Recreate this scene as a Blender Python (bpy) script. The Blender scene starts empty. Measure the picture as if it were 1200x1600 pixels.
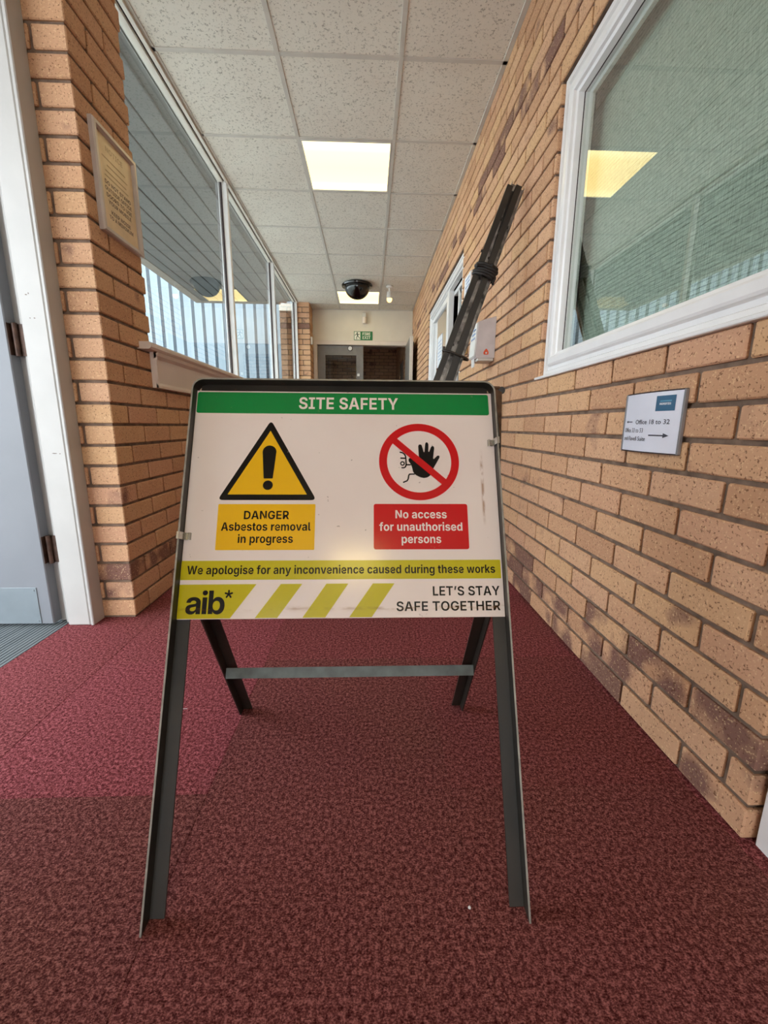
import bpy, bmesh, math, random
from mathutils import Vector, Matrix
from mathutils.geometry import tessellate_polygon

random.seed(11)
SC = bpy.context.scene
COL = SC.collection

# ------------------------------------------------------------------ camera
CAM_H = 0.7414
pitch, yaw, roll = 0.20275, -0.03676, 0.00760
cyaw, syaw = math.cos(yaw), math.sin(yaw)
fwd = Vector((-syaw*math.cos(pitch), cyaw*math.cos(pitch), -math.sin(pitch)))
right0 = Vector((cyaw, syaw, 0)); up0 = right0.cross(fwd)
right = right0*math.cos(roll) + up0*math.sin(roll)
up = -right0*math.sin(roll) + up0*math.cos(roll)
cam = bpy.data.cameras.new('camera')
cam.sensor_fit = 'HORIZONTAL'; cam.sensor_width = 36.0
cam.lens = 36.0*652.07/1200.0
cam.clip_start = 0.02; cam.clip_end = 200
camo = bpy.data.objects.new('camera', cam)
camo.matrix_world = Matrix(((right.x, up.x, -fwd.x, 0), (right.y, up.y, -fwd.y, 0), (right.z, up.z, -fwd.z, CAM_H), (0, 0, 0, 1)))
COL.objects.link(camo); SC.camera = camo

# ------------------------------------------------------------------ world, exposure, light
SKY = (0.86, 0.94, 1.0); SKY_STRENGTH = 5.0
PANEL = (1.0, 0.80, 0.36); PANEL_STRENGTH = 2.3
SC.view_settings.view_transform = 'Standard'
SC.view_settings.look = 'None'
SC.view_settings.gamma = 1.0
SC.view_settings.use_curve_mapping = False
SC.view_settings.exposure = 0.50
SC.cycles.use_denoising = True
SC.cycles.max_bounces = 10
SC.cycles.diffuse_bounces = 5
SC.cycles.transparent_max_bounces = 16
SC.cycles.sample_clamp_indirect = 6.0
W = bpy.data.worlds.new('world'); SC.world = W; W.use_nodes = True
bg = W.node_tree.nodes['Background']
bg.inputs[0].default_value = (*SKY, 1); bg.inputs[1].default_value = SKY_STRENGTH

# ------------------------------------------------------------------ materials
def srgb(r, g, b):
    f = lambda c: (c/255/12.92) if c <= 10 else ((c/255+0.055)/1.055)**2.4
    return (f(r), f(g), f(b), 1)

class NT:
    def __init__(s, name):
        s.m = bpy.data.materials.new(name); s.m.use_nodes = True
        s.t = s.m.node_tree; s.n = s.t.nodes; s.l = s.t.links
        s.n.clear(); s.out = s.n.new('ShaderNodeOutputMaterial')
    def add(s, typ, **kw):
        n = s.n.new(typ)
        for k, v in kw.items():
            if k in n.inputs.keys(): n.inputs[k].default_value = v
            else: setattr(n, k, v)
        return n
    def link(s, a, b): s.l.new(a, b)
    def coord(s, out='Object', scale=None):
        c = s.n.new('ShaderNodeTexCoord').outputs[out]
        if scale:
            mp = s.n.new('ShaderNodeMapping'); mp.inputs['Scale'].default_value = scale
            s.link(c, mp.inputs[0]); return mp.outputs[0]
        return c
    def noise(s, vec, scale, detail=2.0, rough=0.5, out=0):
        n = s.add('ShaderNodeTexNoise', Scale=scale, Detail=detail, Roughness=rough)
        s.link(vec, n.inputs['Vector']); return n.outputs[out]
    def ramp(s, fac, stops, interp='LINEAR'):
        r = s.n.new('ShaderNodeValToRGB'); r.color_ramp.interpolation = interp
        e = r.color_ramp.elements
        while len(e) < len(stops): e.new(0.5)
        for k, (p, c) in enumerate(stops):
            e[k].position = p; e[k].color = c if len(c) == 4 else (*c, 1)
        s.link(fac, r.inputs[0]); return r.outputs[0]
    def mix(s, fac, a, b, mode='MIX'):
        m = s.n.new('ShaderNodeMix'); m.data_type = 'RGBA'; m.blend_type = mode
        for sock, v in ((m.inputs[0], fac), (m.inputs[6], a), (m.inputs[7], b)):
            if hasattr(v, 'is_linked'): s.link(v, sock)
            else: sock.default_value = v
        return m.outputs[2]
    def math(s, op, a, b=0.0, c=0.0):
        m = s.n.new('ShaderNodeMath'); m.operation = op
        for sock, v in zip(m.inputs, (a, b, c)):
            if hasattr(v, 'is_linked'): s.link(v, sock)
            else: sock.default_value = v
        return m.outputs[0]
    def attr(s, name, out='Fac'):
        a = s.n.new('ShaderNodeAttribute'); a.attribute_name = name; return a.outputs[out]
    def bsdf(s, color, rough=0.5, metal=0.0, spec=0.5, bump=None, strength=0.3, dist=0.002):
        p = s.n.new('ShaderNodeBsdfPrincipled')
        for sock, v in ((p.inputs['Base Color'], color), (p.inputs['Roughness'], rough), (p.inputs['Metallic'], metal), (p.inputs['Specular IOR Level'], spec)):
            if hasattr(v, 'is_linked'): s.link(v, sock)
            else: sock.default_value = v
        if bump is not None:
            b = s.add('ShaderNodeBump', Strength=strength, Distance=dist)
            s.link(bump, b.inputs['Height']); s.link(b.outputs[0], p.inputs['Normal'])
        s.link(p.outputs[0], s.out.inputs[0]); return p

def plain(name, col, rough=0.5, metal=0.0, spec=0.5, vary=0.06, scale=14.0, bump=0.0, bscale=120.0, bdist=0.001):
    t = NT(name); c = t.coord()
    n = t.noise(c, scale, 3)
    dark = tuple(v*(1-vary*2) for v in col[:3]) + (1,)
    lite = tuple(min(1, v*(1+vary)) for v in col[:3]) + (1,)
    colr = t.ramp(n, [(0.3, dark), (0.7, lite)])
    bp = t.noise(c, bscale, 2) if bump else None
    t.bsdf(colr, rough, metal, spec, bp, bump, bdist)
    return t.m

def emit(name, col, strength):
    t = NT(name); e = t.add('ShaderNodeEmission'); e.inputs[0].default_value = (*col[:3], 1); e.inputs[1].default_value = strength
    t.link(e.outputs[0], t.out.inputs[0]); return t.m

M = {}
# brick: tone and flash are per-brick attributes, the rest is speckle
def brick_material(name, gain=1.0):
    t = NT(name); c = t.coord()
    tone = t.attr('tone'); flash = t.attr('flash')
    base = t.ramp(tone, [(0.0, srgb(192, 147, 116)), (0.3, srgb(206, 161, 127)), (0.55, srgb(210, 166, 135)), (0.8, srgb(212, 170, 130)), (1.0, srgb(205, 158, 130))])
    cloud = t.noise(c, 16, 3)
    base = t.mix(t.math('MULTIPLY', cloud, 0.22), base, srgb(184, 140, 92))
    # flashed (purple) ends
    f = t.noise(c, 7.5, 2, 0.6)
    fm = t.ramp(t.math('ADD', f, t.math('MULTIPLY', flash, 0.42)), [(0.66, (0, 0, 0)), (0.80, (1, 1, 1))])
    base = t.mix(t.math('MULTIPLY', fm, 0.85), base, srgb(112, 78, 74))
    pits = t.noise(c, 165, 2, 0.6)
    pm = t.ramp(pits, [(0.60, (0, 0, 0)), (0.68, (1, 1, 1))])
    base = t.mix(t.math('MULTIPLY', pm, 0.75), base, srgb(98, 58, 34))
    lt = t.noise(c, 210, 1, 0.5, 1)
    sep = t.n.new('ShaderNodeSeparateColor'); t.link(lt, sep.inputs[0])
    lm = t.ramp(sep.outputs[1], [(0.62, (0, 0, 0)), (0.70, (1, 1, 1))])
    base = t.mix(t.math('MULTIPLY', lm, 0.5), base, srgb(238, 205, 160))
    h = t.math('ADD', t.math('MULTIPLY', pm, -0.7), t.noise(c, 60, 3))
    t.bsdf(base, 0.85, 0, 0.25, h, 0.5, 0.0025)
    return t.m
M['brick'] = brick_material('brick')
M['mortar'] = plain('mortar', srgb(128, 108, 94), 0.95, 0, 0.1, 0.2, 30, 0.6, 260, 0.002)

def ceiling_material():
    t = NT('mineral_fibre_tile'); c = t.coord()
    n1 = t.noise(t.coord('Object', (1, 1, 1)), 95, 3, 0.75)
    n2 = t.noise(c, 38, 2, 0.6)
    pit = t.ramp(t.math('ADD', n1, t.math('MULTIPLY', n2, 0.25)), [(0.70, (0, 0, 0)), (0.745, (1, 1, 1))])
    base = t.ramp(t.noise(c, 3, 2), [(0.3, srgb(228, 222, 212)), (0.7, srgb(234, 230, 220))])
    col = t.mix(t.math('MULTIPLY', pit, 0.6), base, srgb(128, 122, 110))
    t.bsdf(col, 0.95, 0, 0.1, t.math('MULTIPLY', pit, -1.0), 0.4, 0.002)
    return t.m
M['tile'] = ceiling_material()
M['tbar'] = plain('grid_bar_white', srgb(208, 203, 195), 0.5, 0, 0.3, 0.03)

def carpet_material():
    t = NT('burgundy_loop_carpet'); c = t.coord()
    tint = t.attr('tint')
    base = t.ramp(tint, [(0.0, srgb(111, 69, 66)), (0.5, srgb(126, 68, 69)), (1.0, srgb(146, 75, 84))])
    n = t.noise(t.coord('Object', (1.0, 1.5, 1)), 300, 3, 0.75)
    n2 = t.noise(c, 140, 2, 0.6)
    nn = t.math('ADD', t.math('MULTIPLY', n, 0.6), t.math('MULTIPLY', n2, 0.4))
    dk = t.ramp(nn, [(0.38, (0.24, 0.08, 0.10)), (0.49, (0.82, 0.72, 0.72)), (0.60, (2.3, 2.7, 2.6))])
    col = t.mix(1.0, base, dk, 'MULTIPLY')
    wear = t.noise(c, 1.6, 3, 0.5)
    wm = t.ramp(wear, [(0.50, (0, 0, 0)), (0.68, (1, 1, 1))])
    col = t.mix(t.math('MULTIPLY', wm, 0.35), col, t.mix(1.0, srgb(120, 78, 66), dk, 'MULTIPLY'))
    t.bsdf(col, 0.95, 0, 0.08, nn, 0.9, 0.006)
    return t.m
M['carpet'] = carpet_material()

def mat_stripes():
    t = NT('ribbed_grey_mat'); c = t.coord()
    w = t.add('ShaderNodeTexWave', Scale=22.0, Distortion=0.6, Detail=1.0); w.bands_direction = 'X'
    t.link(c, w.inputs['Vector'])
    n = t.noise(t.coord('Object', (1, 0.05, 1)), 40, 2)
    f = t.math('ADD', t.math('MULTIPLY', w.outputs['Fac'], 0.6), t.math('MULTIPLY', n, 0.5))
    col = t.ramp(f, [(0.25, srgb(58, 64, 68)), (0.8, srgb(126, 132, 134))])
    t.bsdf(col, 0.9, 0, 0.1, f, 0.6, 0.004); return t.m
M['mat'] = mat_stripes()

M['white_trim'] = plain('white_gloss_paint', srgb(186, 183, 180), 0.35, 0, 0.4, 0.03, 8, 0.25, 45, 0.0015)
M['cream_trim'] = plain('cream_gloss_paint', srgb(222, 208, 196), 0.35, 0, 0.4, 0.03, 6, 0.08, 30, 0.001)
M['upvc'] = plain('white_plastic_frame', srgb(232, 230, 230), 0.3, 0, 0.45, 0.02)
M['plaster'] = plain('cream_plaster', srgb(222, 212, 196), 0.85, 0, 0.15, 0.03, 4, 0.15, 200)
M['alu'] = plain('white_painted_aluminium', srgb(220, 214, 204), 0.35, 0.0, 0.5, 0.03)
M['gasket'] = plain('dark_gasket', srgb(46, 28, 30), 0.6)
M['grey_door'] = plain('grey_door_paint', srgb(126, 128, 134), 0.4, 0, 0.4, 0.03, 5, 0.1, 60)
M['dark_grey_door'] = plain('dark_grey_door_paint', srgb(126, 120, 116), 0.45, 0, 0.4, 0.04)
M['kick'] = plain('grey_kick_plate', srgb(132, 140, 146), 0.35, 0.2, 0.5, 0.04)
M['hinge'] = plain('bronze_hinge', srgb(84, 62, 52), 0.45, 0.5, 0.4, 0.25, 40)
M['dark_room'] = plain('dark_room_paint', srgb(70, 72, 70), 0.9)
M['clad'] = plain('pale_blue_cladding', srgb(132, 143, 152), 0.5, 0.0, 0.3, 0.04, 1.5)
M['soffit'] = plain('grey_soffit_board', srgb(92, 94, 94), 0.6, 0, 0.2, 0.05, 3)
M['soffit_trim'] = plain('beige_soffit_trim', srgb(128, 120, 110), 0.6)
M['paving'] = plain('grey_paving', srgb(190, 188, 182), 0.9, 0, 0.1, 0.1, 3)
M['black_plastic'] = plain('gloss_black_plastic', srgb(14, 14, 15), 0.12, 0, 0.6)
M['white_plastic'] = plain('white_plastic', srgb(228, 226, 222), 0.4, 0, 0.4)
M['lilac_plastic'] = plain('pale_lilac_plastic', srgb(206, 198, 198), 0.4, 0, 0.4)
M['paper'] = plain('white_paper', srgb(232, 232, 236), 0.7)
M['cream_paper'] = plain('cream_paper', srgb(232, 208, 168), 0.35, 0, 0.5)
M['tan'] = plain('tan_plastic', srgb(205, 172, 112), 0.5)
M['orange'] = plain('orange_print', srgb(226, 84, 40), 0.4)
M['silver_frame'] = plain('silver_painted_frame', srgb(200, 190, 184), 0.35, 0.2, 0.5)
M['text_brown'] = plain('brown_ink', srgb(104, 84, 74), 0.6)
M['text_faint'] = plain('glare_washed_ink', srgb(200, 176, 138), 0.6)  # pale tone stands in for glare washing out the print
M['text_blue'] = plain('blue_ink', srgb(150, 168, 204), 0.6)
M['text_grey'] = plain('grey_ink', srgb(62, 62, 74), 0.5)

def steel_paint():
    t = NT('worn_black_steel'); c = t.coord()
    n = t.noise(c, 22, 4, 0.65)
    base = t.ramp(t.noise(c, 6, 3), [(0.3, srgb(36, 33, 30)), (0.7, srgb(58, 52, 45))])
    rm = t.ramp(n, [(0.66, (0, 0, 0)), (0.74, (1, 1, 1))])
    col = t.mix(t.math('MULTIPLY', rm, 0.55), base, srgb(96, 58, 36))
    t.bsdf(col, 0.42, 0.25, 0.5, t.noise(c, 90, 3), 0.2, 0.001); return t.m
M['steel'] = steel_paint()
M['steel_bar'] = plain('grey_green_steel', srgb(98, 104, 102), 0.5, 0.2, 0.4, 0.15, 30)
M['steel_edge'] = plain('worn_lit_steel_edge', srgb(158, 154, 146), 0.4, 0.4, 0.5, 0.15, 60)  # worn edge, made paler to paint in the light it catches
M['tape'] = plain('black_cloth_tape', srgb(30, 27, 27), 0.6)
M['clip_grey'] = plain('grey_aluminium', srgb(150, 150, 154), 0.35, 0.5, 0.5)
M['rust'] = plain('rusty_steel', srgb(96, 70, 50), 0.7, 0.2, 0.3, 0.3, 50, 0.4, 160)
M['zinc'] = plain('zinc_clip', srgb(196, 194, 188), 0.25, 0.85, 0.5, 0.08)

def panel_material():
    # white enamel with specks, a rusty vertical run and a brown tide line along the bottom
    t = NT('white_enamel_panel'); c = t.coord()
    sep = t.n.new('ShaderNodeSeparateXYZ'); t.link(c, sep.inputs[0])
    x, y = sep.outputs[0], sep.outputs[1]
    base = t.ramp(t.noise(c, 5, 3), [(0.3, srgb(234, 218, 212)), (0.7, srgb(239, 226, 220))])
    specks = t.ramp(t.noise(c, 70, 2, 0.5), [(0.735, (0, 0, 0)), (0.765, (1, 1, 1))])
    col = t.mix(t.math('MULTIPLY', specks, 0.55), base, srgb(120, 96, 84))
    def band(v, centre, half, soft):
        d = t.math('ABSOLUTE', t.math('SUBTRACT', v, centre))
        return t.ramp(d, [(half, (1, 1, 1)), (half+soft, (0, 0, 0))])
    streak = t.noise(t.coord('Object', (1, 0.35, 1)), 120, 2, 0.6)
    run = t.math('MULTIPLY', band(x, 0.2165, 0.0008, 0.0015), t.math('MULTIPLY', band(y, 0.685, 0.045, 0.03), t.ramp(streak, [(0.42, (0, 0, 0)), (0.6, (1, 1, 1))])))
    col = t.mix(t.math('MULTIPLY', run, 0.8), col, srgb(150, 98, 44))
    tide = t.math('MULTIPLY', band(y, 0.4615, 0.0006, 0.004), t.ramp(t.noise(t.coord('Object', (0.4, 1, 1)), 50, 3, 0.7), [(0.45, (0, 0, 0)), (0.62, (1, 1, 1))]))
    col = t.mix(t.math('MULTIPLY', tide, 0.6), col, srgb(160, 110, 60))
    t.bsdf(col, 0.16, 0, 0.9, t.noise(c, 14, 2), 0.03, 0.002); return t.m
M['panel'] = panel_material()
def vinyl(name, c, rough=0.16, spec=0.5):
    t = NT(name); co = t.coord()
    sc = t.ramp(t.noise(co, 55, 3, 0.6), [(0.70, (0, 0, 0)), (0.78, (1, 1, 1))])
    sep = t.n.new('ShaderNodeSeparateXYZ'); t.link(co, sep.inputs[0])
    d = t.math('ABSOLUTE', t.math('SUBTRACT', sep.outputs[1], 0.4615))
    tide = t.math('MULTIPLY', t.ramp(d, [(0.0006, (1, 1, 1)), (0.004, (0, 0, 0))]), t.ramp(t.noise(t.coord('Object', (0.4, 1, 1)), 50, 3, 0.7), [(0.42, (0, 0, 0)), (0.6, (1, 1, 1))]))
    col = t.mix(t.math('MULTIPLY', sc, 0.25), c, srgb(176, 160, 140))
    col = t.mix(t.math('MULTIPLY', tide, 0.5), col, srgb(120, 80, 30))
    t.bsdf(col, rough, 0, spec, t.noise(co, 14, 2), 0.03, 0.002); return t.m
M['v_green'] = vinyl('green_vinyl', srgb(10, 132, 62))
M['v_yellow'] = vinyl('yellow_vinyl', srgb(238, 186, 22))
M['v_red'] = vinyl('red_vinyl', srgb(204, 14, 22))
M['v_lime'] = vinyl('lime_vinyl', srgb(196, 184, 22))
M['v_black'] = vinyl('black_vinyl', srgb(14, 13, 14), 0.25, 0.3)
M['v_white'] = vinyl('white_vinyl', srgb(240, 228, 222))
M['exit_green'] = plain('exit_green', srgb(24, 112, 62), 0.4)
M['exit_white'] = plain('exit_white', srgb(232, 232, 216), 0.4)
M['exit_dark'] = plain('exit_dark_green', srgb(20, 60, 40), 0.4)
M['logo_blue'] = plain('dark_teal_print', srgb(44, 92, 124), 0.4)
M['logo_light'] = plain('light_teal_print', srgb(80, 140, 170), 0.4)
M['sign_sheet'] = plain('pale_sign_sheet', srgb(222, 224, 236), 0.3, 0, 0.5, 0.02)

def glass_material(name, sides=1.4, tint=(0.93, 0.96, 0.95), rough=0.0, ior=1.5):   # reflects at its outer face for all its surfaces together
    t = NT(name)
    tr = t.add('ShaderNodeBsdfTransparent'); tr.inputs[0].default_value = (*tint, 1)
    gl = t.add('ShaderNodeBsdfGlossy', Roughness=rough); gl.inputs[0].default_value = (1, 1, 1, 1)
    fr = t.add('ShaderNodeFresnel', IOR=ior)
    front = t.math('SUBTRACT', 1.0, t.n.new('ShaderNodeNewGeometry').outputs['Backfacing'])
    fac = t.math('MULTIPLY', t.math('MINIMUM', t.math('MULTIPLY', fr.outputs[0], sides), 1.0), front)
    mx = t.n.new('ShaderNodeMixShader')
    t.link(fac, mx.inputs[0]); t.link(tr.outputs[0], mx.inputs[1]); t.link(gl.outputs[0], mx.inputs[2])
    t.link(mx.outputs[0], t.out.inputs[0]); return t.m
M['glass'] = glass_material('clear_glass')
M['glass_double'] = glass_material('double_glazing', 2.4, (0.92, 0.96, 0.94))

def blind_material():
    t = NT('woven_net_blind'); c = t.coord()
    sep = t.n.new('ShaderNodeSeparateXYZ'); t.link(c, sep.inputs[0])
    a = t.noise(t.coord('Object', (1, 6, 60)), 5.0, 3, 0.7)
    b = t.noise(t.coord('Object', (1, 60, 5)), 5.0, 3, 0.7)
    w = t.add('ShaderNodeTexWave', Scale=26.0, Distortion=0.4, Detail=1.0); w.bands_direction = 'Z'
    t.link(c, w.inputs['Vector'])
    f = t.math('ADD', t.math('MULTIPLY', a, 0.45), t.math('MULTIPLY', b, 0.4))
    f = t.math('ADD', f, t.math('MULTIPLY', t.ramp(w.outputs['Fac'], [(0.02, (1, 1, 1)), (0.22, (0, 0, 0))]), -0.10))
    col = t.ramp(f, [(0.26, srgb(116, 124, 115)), (0.44, srgb(176, 184, 173)), (0.62, srgb(220, 225, 214))])
    t.bsdf(col, 0.9, 0, 0.1, f, 0.5, 0.004); return t.m
M['blind'] = blind_material()

def lamp_panel(name, k=1.0):
    # prismatic diffuser over two tube rows: a little brighter towards the front and rear tubes
    t = NT(name); c = t.coord()
    sep = t.n.new('ShaderNodeSeparateXYZ'); t.link(c, sep.inputs[0])
    d = t.math('ABSOLUTE', sep.outputs[1])
    col = t.ramp(d, [(0.0, (0.90, 0.68, 0.26)), (0.17, (0.94, 0.72, 0.28)), (0.25, (1.0, 0.84, 0.40)), (0.28, (1.0, 0.80, 0.35))])
    e = t.add('ShaderNodeEmission'); t.link(col, e.inputs[0]); e.inputs[1].default_value = PANEL_STRENGTH*k
    t.link(e.outputs[0], t.out.inputs[0]); return t.m
M['lamp'] = lamp_panel('glowing_diffuser'); M['lamp_entrance'] = lamp_panel('glowing_entrance_diffuser', 4.0)
M['bulb'] = emit('glowing_bulb', (1.0, 0.50, 0.14), 4.0)
M['clad_shade'] = plain('shaded_rib_side', srgb(62, 72, 82), 0.6)  # painted shade for the right slope of each cladding rib
M['steel_light'] = plain('scuffed_grey_steel', srgb(168, 160, 152), 0.35, 0.3, 0.5, 0.45, 30)

# ------------------------------------------------------------------ mesh helpers
class MB:
    def __init__(s): s.v = []; s.f = []; s.mi = []; s.attrs = {}
    def quad(s, pts, mi=0):
        n = len(s.v); s.v += [tuple(p) for p in pts]; s.f.append(tuple(range(n, n+len(pts)))); s.mi.append(mi)
    def box(s, x0, x1, y0, y1, z0, z1, bev=0.0, mi=0, jit=0.0):
        """chamfered box"""
        lo = (min(x0, x1), min(y0, y1), min(z0, z1)); hi = (max(x0, x1), max(y0, y1), max(z0, z1))
        n = len(s.v)
        if bev <= 0:
            for i in range(8): s.v.append(tuple(hi[a] if i >> a & 1 else lo[a] for a in range(3)))
            for q in ((0, 2, 3, 1), (4, 5, 7, 6), (0, 1, 5, 4), (2, 6, 7, 3), (0, 4, 6, 2), (1, 3, 7, 5)):
                s.f.append(tuple(n+k for k in q)); s.mi.append(mi)
            return
        c = [min(bev, 0.45*(hi[a]-lo[a])) for a in range(3)]
        for i in range(8):
            j = [random.uniform(-jit, jit) for _ in range(3)] if jit else (0, 0, 0)
            for a in range(3):
                p = []
                for b in range(3):
                    sgn = i >> b & 1
                    p.append((hi[b] - (0 if a == b else c[b]) if sgn else lo[b] + (0 if a == b else c[b])) + j[b])
                s.v.append(tuple(p))
        V = lambda i, a: n+3*i+a
        for a in range(3):
            b, cc = (a+1) % 3, (a+2) % 3
            for sg in (0, 1):
                ids = [(sg << a) | (p << b) | (q << cc) for p, q in ((0, 0), (1, 0), (1, 1), (0, 1))]
                if not sg: ids.reverse()
                s.f.append(tuple(V(i, a) for i in ids)); s.mi.append(mi)
        for cc in range(3):
            a, b = (cc+1) % 3, (cc+2) % 3
            for p in (0, 1):
                for q in (0, 1):
                    i0 = (p << a) | (q << b); i1 = i0 | (1 << cc)
                    f = [V(i0, a), V(i1, a), V(i1, b), V(i0, b)]
                    if p == q: f.reverse()
                    s.f.append(tuple(f)); s.mi.append(mi)
        for i in range(8):
            f = [V(i, 0), V(i, 1), V(i, 2)]
            if bin(i).count('1') % 2 == 0: f.reverse()
            s.f.append(tuple(f)); s.mi.append(mi)
    def prism(s, poly, ax, frm, to, mi=0, cap_mi=None):
        """extrude a 2-D polygon [(a,b)] along direction; frm(a,b)/to(a,b) give the 3-D points"""
        n = len(s.v); k = len(poly)
        s.v += [tuple(frm(*p)) for p in poly] + [tuple(to(*p)) for p in poly]
        for i in range(k):
            j = (i+1) % k
            s.f.append((n+i, n+j, n+k+j, n+k+i)); s.mi.append(mi)
        cm = mi if cap_mi is None else cap_mi
        s.f.append(tuple(n+i for i in reversed(range(k)))); s.mi.append(cm)
        s.f.append(tuple(n+k+i for i in range(k))); s.mi.append(cm)
    def lathe(s, prof, centre, axis='z', seg=32, mi=0, flip=1):
        """revolve [(r,h)] about the axis through centre"""
        n = len(s.v); cx, cy, cz = centre
        for r, h in prof:
            for k in range(seg):
                a = 2*math.pi*k/seg; u, w = r*math.cos(a), r*math.sin(a)
                if axis == 'z': s.v.append((cx+u, cy+w, cz+h*flip))
                elif axis == 'y': s.v.append((cx+u, cy+h*flip, cz+w))
                else: s.v.append((cx+h*flip, cy+u, cz+w))
        for i in range(len(prof)-1):
            for k in range(seg):
                k2 = (k+1) % seg
                s.f.append((n+i*seg+k, n+i*seg+k2, n+(i+1)*seg+k2, n+(i+1)*seg+k)); s.mi.append(mi)
        s.f.append(tuple(n+k for k in reversed(range(seg)))); s.mi.append(mi)
        s.f.append(tuple(n+(len(prof)-1)*seg+k for k in range(seg))); s.mi.append(mi)
    def tube(s, pts, r, seg=10, mi=0):
        n = len(s.v); pts = [Vector(p) for p in pts]
        for i, p in enumerate(pts):
            d = (pts[min(i+1, len(pts)-1)]-pts[max(i-1, 0)]).normalized()
            a = d.orthogonal().normalized() if abs(d.z) > 0.95 else d.cross(Vector((0, 0, 1))).normalized()
            b = d.cross(a)
            rr = r[i] if isinstance(r, (list, tuple)) else r
            for k in range(seg):
                t = 2*math.pi*k/seg; s.v.append(tuple(p+a*rr*math.cos(t)+b*rr*math.sin(t)))
        for i in range(len(pts)-1):
            for k in range(seg):
                k2 = (k+1) % seg
                s.f.append((n+i*seg+k, n+i*seg+k2, n+(i+1)*seg+k2, n+(i+1)*seg+k)); s.mi.append(mi)
        s.f.append(tuple(n+k for k in range(seg))); s.mi.append(mi)
        s.f.append(tuple(n+(len(pts)-1)*seg+k for k in range(seg))); s.mi.append(mi)
    def build(s, name, mats, parent=None, matrix=None, smooth=False, fix=True, origin=None):
        me = bpy.data.meshes.new(name)
        vs = s.v
        if origin is not None: vs = [(a-origin[0], b-origin[1], c-origin[2]) for a, b, c in vs]
        me.from_pydata(vs, [], s.f)
        for k in (mats if isinstance(mats, (list, tuple)) else [mats]): me.materials.append(M[k])
        me.polygons.foreach_set('material_index', s.mi)
        for k, vals in s.attrs.items():
            a = me.attributes.new(k, 'FLOAT', 'POINT'); a.data.foreach_set('value', vals)
        if fix:
            bm = bmesh.new(); bm.from_mesh(me); bmesh.ops.recalc_face_normals(bm, faces=bm.faces); bm.to_mesh(me); bm.free()
        if smooth:
            me.polygons.foreach_set('use_smooth', [True]*len(me.polygons))
            try: me.set_sharp_from_angle(angle=math.radians(smooth if smooth is not True else 40))
            except Exception: pass
        o = bpy.data.objects.new(name, me); COL.objects.link(o)
        if origin is not None: o.location = origin
        if parent is not None: o.parent = parent
        if matrix is not None: o.matrix_local = matrix
        return o

def thing(name, label, cat, loc=(0, 0, 0), group=None, matrix=None):
    o = bpy.data.objects.new(name, None); COL.objects.link(o); o.empty_display_size = 0.05
    o.location = loc
    if matrix is not None: o.matrix_world = matrix
    return tag(o, label, cat, group)
def tag(o, label, cat, group=None):
    o['label'] = label; o['category'] = cat
    if group: o['group'] = group
    return o
def struct(o, label=None):
    o['kind'] = 'structure'
    if label: o['label'] = label
    return o
def part_label(o, text): o['label'] = text; return o

def axes(origin, ex, ey):
    """matrix whose x runs along ex, y along ey, z out of the face"""
    ex = Vector(ex).normalized(); ey = Vector(ey).normalized(); ez = ex.cross(ey)
    return Matrix(((ex.x, ey.x, ez.x, origin[0]), (ex.y, ey.y, ez.y, origin[1]), (ex.z, ey.z, ez.z, origin[2]), (0, 0, 0, 1)))

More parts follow.
